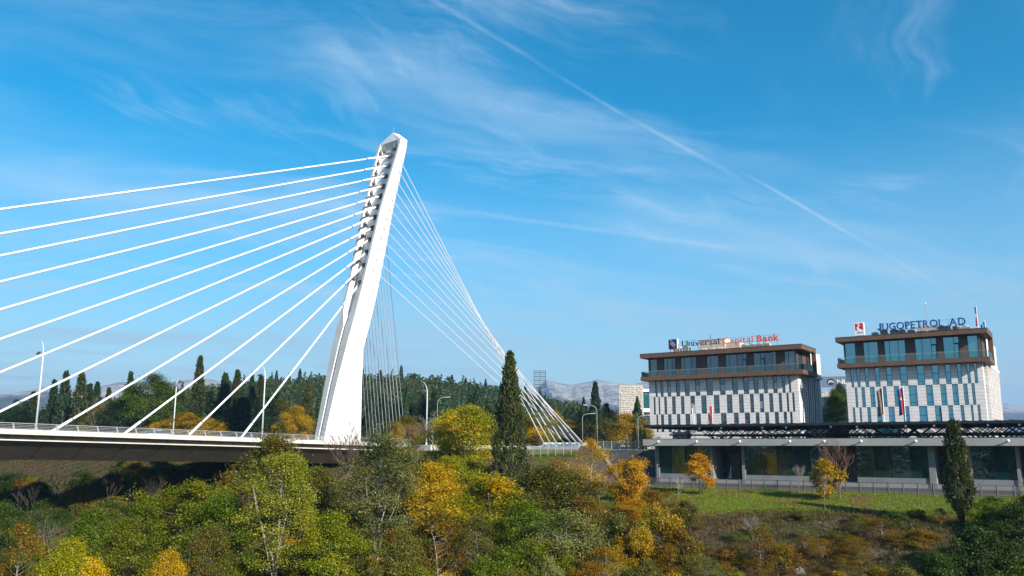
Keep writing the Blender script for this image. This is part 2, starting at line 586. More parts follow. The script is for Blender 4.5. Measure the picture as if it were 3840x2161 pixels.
lf_orange = leaf_mat('leaf_orange', [(0.357, 0.147, 0.008), (0.546, 0.252, 0.011), (0.605, 0.357, 0.015)], [(0.315, 0.189, 0.011), (0.483, 0.294, 0.013)], 0.4, 0.38)
lf_ygreen = leaf_mat('leaf_yellow_green', [(0.106, 0.131, 0.010), (0.200, 0.200, 0.013), (0.325, 0.275, 0.015)], [(0.425, 0.263, 0.013), (0.600, 0.375, 0.015)], 0.26, 0.36, (0.52, 0.66))
lf_rust = leaf_mat('leaf_rust', [(0.12, 0.060, 0.014), (0.20, 0.105, 0.018), (0.28, 0.16, 0.022)], [(0.13, 0.105, 0.018), (0.20, 0.15, 0.022)], 0.4, 0.3)
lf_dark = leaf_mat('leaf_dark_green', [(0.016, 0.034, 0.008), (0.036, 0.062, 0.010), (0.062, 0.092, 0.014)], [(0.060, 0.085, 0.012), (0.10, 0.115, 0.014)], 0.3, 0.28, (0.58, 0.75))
lf_weed = leaf_mat('weed_dry', [(0.060, 0.036, 0.015), (0.115, 0.068, 0.026), (0.19, 0.12, 0.05)], [(0.060, 0.055, 0.014), (0.11, 0.095, 0.022)], 0.12, 0.3, (0.42, 0.62))
lf_grass = leaf_mat('grass_blade', [(0.085, 0.125, 0.005), (0.15, 0.20, 0.007), (0.21, 0.26, 0.010)], [(0.14, 0.10, 0.034), (0.23, 0.165, 0.058)], 0.2, 0.3, (0.49, 0.62))

# ------------------------------------------------------------------ the ground, river, mountains
def soil_mat():
    m = principled('ground_soil', (0.12, 0.09, 0.05), 0.95)
    N = NT(m.node_tree)
    p = N.n['Principled BSDF']
    pos = N.node('ShaderNodeNewGeometry').outputs['Position']
    n1 = N.noise(pos, 0.09, 5.0, 0.6)
    n2 = N.noise(pos, 0.7, 5.0, 0.65)
    n3 = N.noise(pos, 0.03, 3.0, 0.5)
    soil = N.ramp(n2, [(0.25, (0.045, 0.026, 0.013)), (0.5, (0.095, 0.058, 0.028)), (0.8, (0.17, 0.11, 0.06))])
    grass = N.ramp(n2, [(0.25, (0.030, 0.034, 0.008)), (0.5, (0.062, 0.060, 0.014)), (0.8, (0.10, 0.085, 0.026))])
    c = N.mix(N.smooth(n1, 0.40, 0.60), grass, soil)
    c = N.mix(N.math('MULTIPLY', N.smooth(n3, 0.5, 0.65), 0.5), c, (0.075, 0.055, 0.03, 1))
    N.l.new(c, p.inputs['Base Color'])
    bn = N.node('ShaderNodeBump', ins={'Strength': 0.8, 'Distance': 0.15, 'Height': n2})
    N.l.new(bn.outputs[0], p.inputs['Normal'])
    return m


soil = soil_mat()
pa = np.concatenate([-np.geomspace(9000, 950, 14), np.arange(-900, -222, 14.0), np.arange(-220, 120, 1.7), np.geomspace(122, 9000, 26)])
qa = np.concatenate([-np.geomspace(9000, 560, 14), np.arange(-540, 0, 13.0), np.arange(0, 42, 3.0), np.arange(42, 45, 0.5), np.arange(45, 130, 1.5), np.geomspace(132, 9000, 34)])
PP, QQ = np.meshgrid(pa, qa)
XX = O[0] + PP * TX[0] + QQ * NQ[0]
YY = O[1] + PP * TX[1] + QQ * NQ[1]
ZZ = ground_h(XX, YY)
nq, npp = PP.shape
V = np.stack([XX.ravel(), YY.ravel(), ZZ.ravel()], 1)
ii = np.arange((nq - 1) * (npp - 1))
r_, c_ = ii // (npp - 1), ii % (npp - 1)
b_ = r_ * npp + c_
F = np.stack([b_, b_ + npp, b_ + npp + 1, b_ + 1], 1)
g = put('ground', quads_mesh('ground', V, F, soil))
tag(g, 'brown and olive river bank rising to a flat plateau', 'ground', kind='structure')
g.data.polygons.foreach_set('use_smooth', [True] * len(g.data.polygons))

wm = principled('river_water', (0.02, 0.045, 0.04), 0.08, spec=0.6, bump=0.3, bscale=1.5, coords='Object')
mb = MB()
mb.poly([fac(-900, 117, 0.1), fac(-900, 183, 0.1), fac(500, 183, 0.1), fac(500, 117, 0.1)][::-1])
tag(mb.build('river', wm), 'green river at the foot of the bank', 'river', kind='structure')


def mountain_mat():
    m = principled('mountain_rock', (0.3, 0.28, 0.26), 0.95)
    N = NT(m.node_tree)
    p = N.n['Principled BSDF']
    geo = N.node('ShaderNodeNewGeometry')
    pos = geo.outputs['Position']
    n1 = N.noise(pos, 0.014, 10.0, 0.74)
    n2 = N.noise(pos, 0.004, 5.0, 0.6)
    z = N.node('ShaderNodeSeparateXYZ', ins={0: pos}).outputs[2]
    hgt = N.math('ADD', N.math('DIVIDE', z, 270.0), N.math('MULTIPLY', N.math('SUBTRACT', n2, 0.5), 0.9))
    rk = N.ramp(n1, [(0.36, (0.10, 0.09, 0.085)), (0.47, (0.34, 0.31, 0.28)), (0.60, (0.56, 0.51, 0.46))])
    sh = N.ramp(n1, [(0.38, (0.022, 0.034, 0.022)), (0.62, (0.10, 0.095, 0.07))])
    c = N.mix(N.smooth(hgt, 0.62, 0.84), sh, rk)
    N.l.new(c, p.inputs['Base Color'])
    bn = N.node('ShaderNodeBump', ins={'Strength': 1.0, 'Distance': 45.0, 'Height': n1})
    N.l.new(bn.outputs[0], p.inputs['Normal'])
    return m


mtn = mountain_mat()


def ridge(name, label, crest, Y, depth, seed, back=1.0, rough=1.0):
    us = np.linspace(crest[0][0], crest[-1][0], 420)
    vv = np.interp(us, [c[0] for c in crest], [c[1] for c in crest])
    rows = 40
    VV = []
    for j in range(rows + 1):
        t = j / rows                                   # 0 foot .. 1 crest, then the back slope
        yy = Y + depth * (t - 1.0)
        if j == rows:
            yy = Y
        zs = []
        for u, v in zip(us, vv):
            xc = (u - 1288.0) / 2120.0 * Y / 1.017
            zc_ = top_z(v, Y) - 15
            x = xc + (yy - Y) * 0.12 * math.sin(u * 0.01 + seed)
            n = mnoise.fractal(Vector((x * 0.0035 + seed, yy * 0.0035, seed)), 0.9, 2.1, 6) * 0.5
            rg = 1.0 - abs(mnoise.fractal(Vector((x * 0.0055 + seed * 3, yy * 0.0022, 4.0)), 0.9, 2.0, 5))
            sh = t ** 1.25
            z = 15 + zc_ * sh + (n * 70 + (rg - 0.75) * 75) * rough * math.sin(math.pi * min(1, t)) * (zc_ / 300.0)
            if j == rows:
                z += n * 14 * rough + (rg - 0.75) * 10 * rough
            zs.append((x, yy, z))
        VV += zs
    for u, v in zip(us, vv):                            # back
        xc = (u - 1288.0) / 2120.0 * Y / 1.017
        VV.append((xc, Y + depth * 0.9 * back, 0.0))
    n = len(us)
    ii = np.arange((rows + 1) * (n - 1))
    r2, c2 = ii // (n - 1), ii % (n - 1)
    b2 = r2 * n + c2
    F2 = np.stack([b2, b2 + 1, b2 + n + 1, b2 + n], 1)
    me = quads_mesh(name, np.array(VV), F2, mtn)
    me.polygons.foreach_set('use_smooth', [True] * len(me.polygons))
    o = put(name, me)
    tag(o, label, 'mountain', kind='structure')
    return o


ridge('mountain', 'pale grey rocky mountain ridge behind the cypresses and the bridge',
      [(-900, 1005), (-400, 1004), (0, 994), (47, 986), (94, 976), (131, 973), (203, 976), (250, 967), (281, 963), (306, 964), (328, 973), (406, 967), (437, 957), (475, 952), (512, 954), (556, 959), (609, 962), (656, 966), (719, 965), (766, 962), (850, 970), (1000, 985), (1150, 1000), (1300, 1020), (1420, 1060)], 3600, 1500, 2.3)
ridge('mountain', 'pale bare mountain ridge seen between the stay cables and the stone building',
      [(1000, 1010), (1150, 1000), (1250, 996), (1300, 990), (1345, 980), (1376, 957), (1395, 960), (1420, 966), (1440, 970), (1475, 963), (1505, 955), (1530, 962), (1560, 967), (1600, 968), (1640, 960), (1700, 972), (1800, 990), (2000, 1010), (2250, 1040)], 4300, 1900, 5.1)
ridge('mountain', 'hazy blue mountain slope behind the oil company offices',
      [(1850, 1075), (2050, 1035), (2250, 1000), (2400, 990), (2500, 1006), (2530, 1013), (2576, 1025), (2750, 1035), (3100, 1050), (3500, 1070)], 5200, 1600, 8.7, rough=0.4)
ridge('mountain', 'dark blue far hill seen over the roof behind the bank',
      [(1450, 1060), (1560, 1000), (1612, 966), (1640, 953), (1680, 960), (1800, 985), (1950, 1040)], 5600, 1500, 3.9, rough=0.5)

# ------------------------------------------------------------------ the bridge
bridge = empty('cable_stayed_bridge', (B0[0], B0[1], 0), ANG_B, 'white cable-stayed bridge with leaning concrete pylon and fanned stay cables', 'bridge')

LV = [  # z, s of the river face, s of the land face, half width, half width of the recess, depth of the recess
    (11.0, -4.6, 4.1, 1.30, 0.30, 0.5), (17.68, -3.86, 3.96, 1.35, 0.30, 0.5), (26.39, -2.06, 3.55, 1.68, 0.30, 0.5), (33.16, -0.50, 3.34, 2.05, 0.32, 0.5), (37.4, 0.62, 4.45, 2.20, 0.34, 0.6),
    (40.2, 1.38, 5.15, 2.24, 1.55, 1.5), (44.55, 2.50, 6.12, 2.32, 1.70, 1.5), (52.0, 4.15, 7.45, 2.55, 1.95, 1.5), (59.77, 5.85, 8.70, 2.82, 2.25, 1.5), (66.5, 7.75, 10.1, 3.10, 2.55, 1.35), (72.4, 9.35, 11.15, 3.40, 2.85, 1.1), (73.6, 9.65, 11.35, 3.42, 2.80, 0.9), (74.5, 9.85, 11.45, 3.40, 2.60, 0.06)]


def psec(z, sf, sb, hw, hi, dp):
    return [(sf, -hw, z), (sb, -hw, z), (sb, hw, z), (sf, hw, z), (sf, hi, z), (sf + dp, hi, z), (sf + dp, -hi, z), (sf, -hi, z)]


rings = [psec(*l) for l in LV]
mb = MB()
mb.loft(rings, cap=False)
# pitched cap: the crest runs front to back, nearer to the camera side than to the far one
top = rings[-1]
b = len(mb.v)
mb.v += [(10.1, -0.6, 76.35), (11.2, -1.2, 76.2)]
tb = b - 8
mb.f += [(tb + 0, tb + 1, b + 1, b), (tb + 1, tb + 2, b + 1), (tb + 2, tb + 3, b, b + 1), (tb + 3, tb + 4, b), (tb + 4, tb + 5, b), (tb + 5, tb + 6, b), (tb + 6, tb + 7, b), (tb + 7, tb + 0, b)]
pylon = mb.build('pylon', white, bridge, fix=True)
tag(pylon, 'white leaning concrete pylon with a long recess on its river side')
# strips that frame the recess, the river face's grazing-light grey put into their colour
for sgn, nm in ((-1, 'edge_strip'), (1, 'edge_strip')):
    m2 = MB()
    rr = []
    for (z, sf, sb, hw, hi, dp) in LV[1:]:
        a, c = sgn * (hi + 0.01), sgn * (hw - 0.005)
        lo, hi_ = min(a, c), max(a, c)
        rr.append([(sf - 0.05, lo, z), (sf + 0.02, lo, z), (sf + 0.02, hi_, z), (sf - 0.05, hi_, z)])
    m2.loft(rr)
    m2.build(nm, strip_shade, pylon, fix=True)
MB().tube([(10.3, -0.6, 76.3), (10.3, -0.6, 77.5)], 0.04, 5).build('lightning_rod', steel, pylon)


def pylon_front(z):
    zs = [l[0] for l in LV]
    return [float(np.interp(z, zs, [l[k] for l in LV])) for k in range(1, 6)]


ST = [(9.86, 71.7, -128.5), (9.39, 69.5, -116.8), (8.8, 67.28, -107.7), (8.22, 65.09, -97.1), (7.76, 62.95, -86.8), (7.19, 60.74, -77.1), (6.74, 58.59, -67.5), (6.1, 56.36, -57.8), (5.52, 54.04, -47.6), (4.91, 51.51, -37.9), (4.24, 48.89, -28.2), (3.4, 45.48, -19.2)]


def cable(p0, p1, r, name, rs, ls, le):
    p0, p1 = Vector(p0), Vector(p1)
    d = (p1 - p0).normalized()
    L = (p1 - p0).length
    sag = 0.0035 * L
    pts = []
    for k in range(13):
        t = k / 12
        q = p0.lerp(p1, t)
        q.z -= sag * 4 * t * (1 - t) * 0.35
        pts.append(q)
    cm = cable_white if name == 'stay_cable' else cable_grey
    c = MB().tube(pts, r, 8).build(name, cm, bridge, smooth=True)
    # thicker protective sleeves at both ends, with a dark collar
    if ls:
        MB().tube([p0, p0 + d * ls], rs, 8).build('upper_sleeve', cable_white, c, smooth=True)
        MB().tube([p0 + d * ls, p0 + d * (ls + 0.18)], rs * 1.12, 8).build('collar', darkish, c)
    if le:
        MB().tube([p1 - d * le, p1], rs, 8).build('lower_sleeve', cm, c, smooth=True)
        MB().tube([p1 - d * (le + 0.15), p1 - d * le], rs * 1.1, 8).build('collar', darkish, c)
    return c


for i, (s0, z0, s1) in enumerate(ST):
    sf, sb, hw, hi, dp = pylon_front(z0)
    z1 = deck_z(s1) + 0.05
    c = cable((sf + dp * 0.72, 0, z0), (s1, 0, z1), 0.155, 'stay_cable', 0.20, 6.0, 3.2)
    # anchor head and its bracket on the back wall of the recess, lifting eyes on both inner walls
    m2 = MB()
    m2.box(sf + dp - 0.55, sf + dp, -0.42, 0.42, z0 - 0.35, z0 + 0.45)
    m2.box(sf + dp - 0.75, sf + dp - 0.5, -0.28, 0.28, z0 - 0.2, z0 + 0.3)
    m2.build('anchor_block', bracket_steel, pylon)
    for sg in (-1, 1):
        m2 = MB()
        yb = sg * (hi - 0.02)
        m2.box(sf + dp * 0.35, sf + dp * 0.75, min(yb, yb - sg * 0.45), max(yb, yb - sg * 0.45), z0 + 0.75, z0 + 1.2)
        m2.tube([(sf + dp * 0.55, yb - sg * 0.3, z0 + 1.2), (sf + dp * 0.5, yb - sg * 0.5, z0 + 1.75)], 0.13, 6)
        m2.build('anchor_bracket', bracket_steel, pylon)
sf, sb, hw, hi, dp = pylon_front(73.0)
for yy in (-1.2, 1.5):
    m2 = MB()
    m2.box(sf + 0.3, sf + 0.8, yy - 0.3, yy + 0.3, 72.6, 73.0)
    m2.tube([(sf + 0.5, yy, 73.0), (sf + 0.4, yy, 73.9)], 0.18, 6)
    m2.build('anchor_bracket', bracket_steel, pylon)

BK = [(9.98, 69.83), (9.55, 68.03), (9.04, 66.1), (8.62, 64.1), (8.06, 62.15), (7.54, 60.16), (7.05, 58.12), (6.47, 56.19), (5.91, 54.2), (5.34, 52.22), (4.8, 50.09), (4.25, 47.98)]
for side in (-1, 1):
    for i, (s0, z0) in enumerate(BK):
        t = i / 11.0
        sf, sb, hw, hi, dp = pylon_front(z0)
        if side < 0:
            t = (0.0, 0.17, 0.34, 0.52, 0.70, 0.85, 0.96, 1.0, 0.96, 0.86, 0.73, 0.58)[i]
        w = 19.5 + t * 10.7
        s1 = 33.6 - t * 1.9
        c = cable((min(s0 + 0.2, sb - 0.3), side * (hw - 0.08), z0), (s1, side * w, 16.0), 0.072, 'back_stay_cable', 0.11, 0.0, (7.0 + (i % 3)) if side < 0 else 2.0)
        # the drip slot cut in the side face above each back stay
        y0 = side * (hw + 0.012)
        m2 = MB()
        m2.tube([(s0 + 0.05, y0, z0 + 0.2), (s0 + 0.12, y0, z0 - 0.2), (min(s0 + 0.5, sb - 0.25), y0, z0 - 1.8)], [0.07, 0.035, 0.02], 5)
        m2.build('cable_slot', darkish, pylon)
    # anchor blocks of the back stays: one concrete foot for each cable on a common beam
    m2 = MB()
    y0, y1 = sorted((side * 18.6, side * 31.2))
    m2.box(30.6, 35.2, y0, y1, 14.6, 15.75)
    beam = m2.build('anchor_beam', conc_light, bridge)
    for i in range(12):
        t = i / 11.0
        w = side * (19.5 + t * 10.7)
        s1 = 33.6 - t * 1.9
        MB().loft([[(s1 - 0.5, w - 0.36, 15.74), (s1 + 0.9, w - 0.36, 15.74), (s1 + 0.9, w + 0.36, 15.74), (s1 - 0.5, w + 0.36, 15.74)],
                   [(s1 - 0.42, w - 0.3, 16.25), (s1 + 0.2, w - 0.3, 16.45), (s1 + 0.2, w + 0.3, 16.45), (s1 - 0.42, w + 0.3, 16.25)]]).build('anchor_foot', white, beam)


# the deck: road slab, two fascias, lip, inclined girder webs in segments, brackets, railings
S0, S1 = -150.0, 4.6


def strip(poly_yz, s0=S0, s1=S1):
    return MB().loft([[(s0, y, deck_z(s0) + z) for y, z in poly_yz], [(s1, y, deck_z(s1) + z) for y, z in poly_yz]])


deck = strip([(-13.72, -0.62), (13.72, -0.62), (13.72, -0.22), (8.6, -0.22), (8.6, -0.36), (1.8, -0.36), (1.8, -0.16), (-1.8, -0.16), (-1.8, -0.36), (-8.6, -0.36), (-8.6, -0.22), (-13.72, -0.22)]).build('deck_slab', conc, bridge, fix=True)
for y0, y1 in ((-8.5, -1.9), (1.9, 8.5)):
    strip([(y0, -0.356), (y1, -0.356), (y1, -0.352), (y0, -0.352)]).build('carriageway', asphalt, deck, fix=True)
for sg in (-1, 1):
    def yy(a):
        return a * sg
    fas = strip([(yy(-13.72), -0.62), (yy(-14.0), -0.58), (yy(-14.06), -0.06), (yy(-13.9), 0.0), (yy(-13.74), 0.0)]).build('fascia', conc_light, bridge, fix=True)
    tag(fas, 'pale concrete edge beam below the railing')
    lip = strip([(yy(-13.15), -1.14), (yy(-13.15), -1.28), (yy(-12.6), -1.28), (yy(-12.6), -1.14)]).build('girder_lip', conc_light, bridge, fix=True)
    seg = S0
    while seg < S1 - 1:
        e = min(seg + 4.85, S1)
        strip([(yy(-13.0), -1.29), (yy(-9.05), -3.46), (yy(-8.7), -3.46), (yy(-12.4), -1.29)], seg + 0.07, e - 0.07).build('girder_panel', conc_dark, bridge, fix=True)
        seg = e
    strip([(yy(-12.9), -0.63), (yy(-12.5), -0.63), (yy(-12.5), -1.13), (yy(-12.9), -1.13)]).build('girder_upstand', conc_dark, bridge, fix=True)
    # brackets under the fascia and railing posts share one mesh each
    brk = MB().loft([[(-0.07, yy(-13.7), -0.63), (-0.07, yy(-12.95), -0.63), (-0.07, yy(-12.95), -1.1)], [(0.07, yy(-13.7), -0.63), (0.07, yy(-12.95), -0.63), (0.07, yy(-12.95), -1.1)]]).mesh('bracket', conc_dark)
    pst = MB().loft([[(x, yy(-14.1), -0.30), (x, yy(-14.02), 0.10), (x, yy(-13.72), 0.55), (x, yy(-13.42), 0.72), (x, yy(-13.38), 0.66), (x, yy(-13.62), 0.42), (x, yy(-13.78), 0.04), (x, yy(-13.86), -0.02)] for x in (-0.06, 0.06)]).mesh('railing_post', steel)
    lam = MB().box(-0.35, 0.35, yy(-12.75) - 0.15, yy(-12.75) + 0.15, -1.62, -1.42).mesh('deck_lamp', steel)
    n_post = int((S1 - (-148.0)) / 2.37)
    rails = []
    for k in range(n_post):
        s = -56.84 + 2.382 * (k - 38)
        if s < S0 + 0.5 or s > S1 - 0.3:
            continue
        for me, nm in ((pst, 'railing_post'), (brk, 'bracket')):
            o = put(nm, me, bridge)
            o.location = (s, 0, deck_z(s))
        if k % 5 == 1 and sg == -1:
            o = put('deck_lamp', lam, bridge)
            o.location = (s, 0, deck_z(s))
    for (y, z) in ((-13.40, 0.70), (-13.60, 0.50), (-13.75, 0.31), (-13.86, 0.13)):
        r = 0.045 if z > 0.6 else 0.025
        MB().tube([(S0, yy(y), deck_z(S0) + z), (S1, yy(y), deck_z(S1) + z)], r, 6).build('rail', steel, bridge)
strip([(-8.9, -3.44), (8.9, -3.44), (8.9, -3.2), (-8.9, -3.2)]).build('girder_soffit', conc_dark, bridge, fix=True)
# pier block under the pylon
mb = MB()
mb.loft([[(-7, -9.5, 5.0), (9, -9.5, 5.0), (9, 9.5, 5.0), (-7, 9.5, 5.0)], [(-4.8, -8.6, 13.1), (4.6, -8.6, 13.1), (4.6, 8.6, 13.1), (-4.8, 8.6, 13.1)]])
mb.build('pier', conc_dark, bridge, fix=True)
mb = MB()
mb.loft([[(4.62, -13.9, 8.0), (6.4, -13.9, 8.0), (6.4, 13.9, 8.0), (4.62, 13.9, 8.0)], [(4.62, -13.9, 15.95), (6.4, -13.9, 15.95), (6.4, 13.9, 15.95), (4.62, 13.9, 15.95)]])
mb.build('abutment', conc, bridge, fix=True)

# approach road behind the abutment
mb = MB()
pts = [(6.5, 15.92), (40, 15.65), (90, 15.5), (240, 15.45)]
for i in range(len(pts) - 1):
    (sa, za), (sb_, zb) = pts[i], pts[i + 1]
    mb.poly([brg(sa, -13.5, za), brg(sb_, -13.5, zb), brg(sb_, 13.5, zb), brg(sa, 13.5, za)])
tag(mb.build('road', asphalt), 'asphalt approach road behind the pylon', 'road', kind='structure')
for ya, yb in ((-16.6, -13.52), (13.52, 16.6)):
    mb = MB()
    for i in range(len(pts) - 1):
        (sa, za), (sb_, zb) = pts[i], pts[i + 1]
        mb.loft([[brg(sa, ya, za - 0.9), brg(sa, yb, za - 0.9), brg(sa, yb, za + 0.13), brg(sa, ya, za + 0.13)], [brg(sb_, ya, zb - 0.9), brg(sb_, yb, zb - 0.9), brg(sb_, yb, zb + 0.13), brg(sb_, ya, zb + 0.13)]])
    tag(mb.build('pavement', conc_light, fix=True), 'concrete pavement beside the approach road', 'pavement', kind='structure')


# ------------------------------------------------------------------ street lamps
def street_lamp(loc, rz, h, arm, label, group, style=0):
    root = empty('street_lamp', loc, rz, label, 'street lamp', group)
    m2 = MB()
    if style == 0:
        # curved mast: the top bends over, a second short arm carries the lamp head
        pts = [(0, 0, 0), (0, 0, h * 0.55), (0, 0, h * 0.80)]
        rad = [0.13, 0.10, 0.085]
        for k in range(1, 9):
            a = k / 8 * math.radians(75)
            pts.append((-(1 - math.cos(a)) * arm * 0.95, 0, h * 0.80 + math.sin(a) * h * 0.20))
            rad.append(0.08 - 0.006 * k)
        m2.tube(pts, rad, 8).build('mast', lamp_steel, root, smooth=True)
        hz = h * 0.84
        MB().tube([(-0.02, 0, hz), (-0.5, 0, hz + 0.10), (-1.0, 0, hz + 0.16)], [0.05, 0.045, 0.04], 6).build('arm', lamp_steel, root)
        m3 = MB().loft([[(-0.75, -0.10, hz + 0.10), (-0.75, 0.10, hz + 0.10), (-0.75, 0.10, hz + 0.2), (-0.75, -0.10, hz + 0.2)],
                        [(-1.3, -0.2, hz + 0.16), (-1.3, 0.2, hz + 0.16), (-1.3, 0.16, hz + 0.36), (-1.3, -0.16, hz + 0.36)],
                        [(-2.05, -0.12, hz + 0.04), (-2.05, 0.12, hz + 0.04), (-2.05, 0.08, hz + 0.12), (-2.05, -0.08, hz + 0.12)]])
        m3.build('lamp_head', darkish, root, fix=True)
    else:
        pts = [(0, 0, 0), (0, 0, h * 0.88)]
        rad = [0.07, 0.05]
        for k in range(1, 6):
            a = k / 5 * math.radians(80)
            pts.append((-(1 - math.cos(a)) * 0.9, 0, h * 0.88 + math.sin(a) * h * 0.12))
            rad.append(0.045)
        pts.append((-arm, 0, h * 1.015))
        rad.append(0.05)
        m2.tube(pts, rad, 6).build('mast', slim_steel, root, smooth=True)
        MB().loft([[(-arm - 0.0, -0.08, h * 1.0), (-arm, 0.08, h * 1.0), (-arm, 0.08, h * 1.0 + 0.14), (-arm, -0.08, h * 1.0 + 0.14)], [(-arm - 0.8, -0.12, h * 1.01), (-arm - 0.8, 0.12, h * 1.01), (-arm - 0.8, 0.1, h * 1.01 + 0.12), (-arm - 0.8, -0.1, h * 1.01 + 0.12)]]).build('lamp_head', slim_steel, root, fix=True)
    MB().tube([(0, 0, -0.15), (0, 0, 0.5)], 0.17 if style == 0 else 0.1, 8).build('base', lamp_steel if style == 0 else slim_steel, root)
    return root


LG = 'curved street lamps along the bridge deck'
for s, y, rz, lab in ((-54.0, -12.6, math.pi * 0.86, 'tall curved white street lamp on the deck nearest the left edge of the photo'),
                      (-23.4, -12.6, math.pi * 0.90, 'curved street lamp on the deck close to the lowest front stay cable'),
                      (-23.8, 12.6, -0.35, 'curved street lamp on the far side of the deck with its head turned right'),
                      (7.6, -14.4, math.pi * 0.92, 'curved street lamp beside the foot of the back stays right of the pylon'),
                      (9.5, 14.6, -0.15, 'curved street lamp half hidden behind the foot of the pylon'),
                      (-84.0, -12.6, math.pi * 0.9, None)):
    if lab is None:
        continue
    z = deck_z(s) - 0.2 if s < 4 else 15.9
    c = brg(s, y, z)
    street_lamp(c, ANG_B + math.pi / 2 + (math.pi if y < 0 else 0), 11.0, 1.6, lab, LG)
LG2 = 'slim street lamps on the plateau'
for uD, vt, Y, flip, lab in ((1099, 1001, 150, 0, 'slim bent street lamp among bare bushes left of the tall cypress'),
                             (1466, 1042, 150, 0, 'short bent street lamp at the top of the stay cable feet'),
                             (1503, 1021, 145, 1, 'taller bent street lamp in front of the brown trees, its arm pointing left'),
                             (1606, 1046, 130, 0, 'bent street lamp in front of the dark cypress beside the stone building')):
    x, y, z = spot(uD, Y)
    h = top_z(vt, Y) - z
    street_lamp((x, y, z), math.pi if not flip else 0.0, h, 1.5, lab, LG2, 1)

# ------------------------------------------------------------------ offices: two white blocks with brown penthouse floors
PLAZA = 15.2


def text_meshes(txt, size, depth, mat, x, y, z, parent, name='letter', gap=0.0, fit=None, bold=0.0):
    """writes txt as one solid mesh for each letter, standing on z and facing the river; fit = total width"""
    items = []
    cx = 0.0
    for ch in txt:
        if ch == ' ':
            cx += size * 0.32
            continue
        cu = bpy.data.curves.new('letter', 'FONT')
        cu.body = ch
        cu.size = size
        cu.extrude = depth / 2
        cu.offset = bold
        cu.resolution_u = 4
        tmp = bpy.data.objects.new('letter_tmp', cu)
        link(tmp)
        dg = bpy.context.evaluated_depsgraph_get()
        me = bpy.data.meshes.new_from_object(tmp.evaluated_get(dg))
        bpy.data.objects.remove(tmp)
        if ch == 'J':
            # the font's J has no hook: draw one with a full round hook
            c_, k_ = size * 0.72, size * 0.15 + 2 * bold
            w_ = size * 0.46
            ro, ri = w_ / 2, w_ / 2 - k_
            pts = [(w_ - k_, c_), (w_ - k_, ro)] + [(ro + ri * math.cos(-a_), ro + ri * math.sin(-a_)) for a_ in np.linspace(0.2, 2.9, 9)]
            pts += [(ro + ro * math.cos(-a_), ro + ro * math.sin(-a_)) for a_ in np.linspace(2.9, 0.0, 11)] + [(w_, ro), (w_, c_)]
            jm = MB().loft([[(x_, y_, -depth / 2) for x_, y_ in pts], [(x_, y_, depth / 2) for x_, y_ in pts]])
            me = jm.mesh('letter')
        n = len(me.vertices)
        co = np.empty(n * 3, dtype=np.float32)
        me.vertices.foreach_get('co', co)
        co = co.reshape(-1, 3)
        x0, x1 = co[:, 0].min(), co[:, 0].max()
        co[:, 0] += cx - x0
        cx += (x1 - x0) + size * (0.09 + gap)
        items.append((me, co))
    total = cx - size * (0.09 + gap)
    k = (fit / total) if fit else 1.0
    out = []
    for me, co in items:
        c2 = np.stack([x + co[:, 0] * k, y + co[:, 2] * -1.0, z + co[:, 1]], 1)
        me.vertices.foreach_set('co', c2.astype(np.float32).ravel())
        me.materials.clear()
        me.materials.append(mat)
        me.update()
        me.name = name
        out.append(put(name, me, parent))
    return out


def window(parent, mp, a, b, z0, z1, gl, splits=(0.62,), vsplits=(), name='window', fr=0.06, door=None):
    """dark frame around panes; mp(u, depth, z) places it on its wall"""
    def mpbox(mb_, u0, u1, d0, d1, za, zb):
        c = [mp(u, d, z) for z in (za, zb) for (u, d) in ((u0, d0), (u1, d0), (u1, d1), (u0, d1))]
        i = len(mb_.v)
        mb_.v += c
        mb_.f += [(i, i + 3, i + 2, i + 1), (i + 4, i + 5, i + 6, i + 7), (i, i + 1, i + 5, i + 4), (i + 1, i + 2, i + 6, i + 5), (i + 2, i + 3, i + 7, i + 6), (i + 3, i, i + 4, i + 7)]
    m2 = MB()
    mpbox(m2, a, a + fr, 0.07, 0.22, z0, z1)
    mpbox(m2, b - fr, b, 0.07, 0.22, z0, z1)
    mpbox(m2, a + fr, b - fr, 0.07, 0.22, z0, z0 + fr)
    mpbox(m2, a + fr, b - fr, 0.07, 0.22, z1 - fr, z1)
    H = z1 - z0
    cuts = [0.0] + sorted(splits) + [1.0]
    vc = [a] + [a + (b - a) * t for t in vsplits] + [b]
    for t in splits:
        mpbox(m2, a + fr, b - fr, 0.08, 0.21, z0 + H * t - 0.03, z0 + H * t + 0.03)
    for x in vc[1:-1]:
        mpbox(m2, x - 0.03, x + 0.03, 0.09, 0.20, z0 + fr, z1 - fr)
    if door:
        xa, xb = vc[door], vc[door + 1]
        mpbox(m2, xa + 0.03, xb - 0.03, 0.06, 0.2, z0 + H * 0.64, z0 + H * 0.70)
        mpbox(m2, xb - 0.16, xb - 0.03, 0.06, 0.2, z0, z0 + H * 0.66)
    w = m2.build(name, frame_dark, parent, fix=True)
    gi = 0
    for i in range(len(cuts) - 1):
        for j in range(len(vc) - 1):
            m3 = MB()
            za, zb = z0 + H * cuts[i] + 0.02, z0 + H * cuts[i + 1] - 0.02
            m3.poly([mp(vc[j] + 0.02, 0.15, za), mp(vc[j + 1] - 0.02, 0.15, za), mp(vc[j + 1] - 0.02, 0.15, zb), mp(vc[j] + 0.02, 0.15, zb)])
            m3.build('pane', gl[gi % len(gl)] if isinstance(gl, list) else gl, w)
            gi += 1
    return w


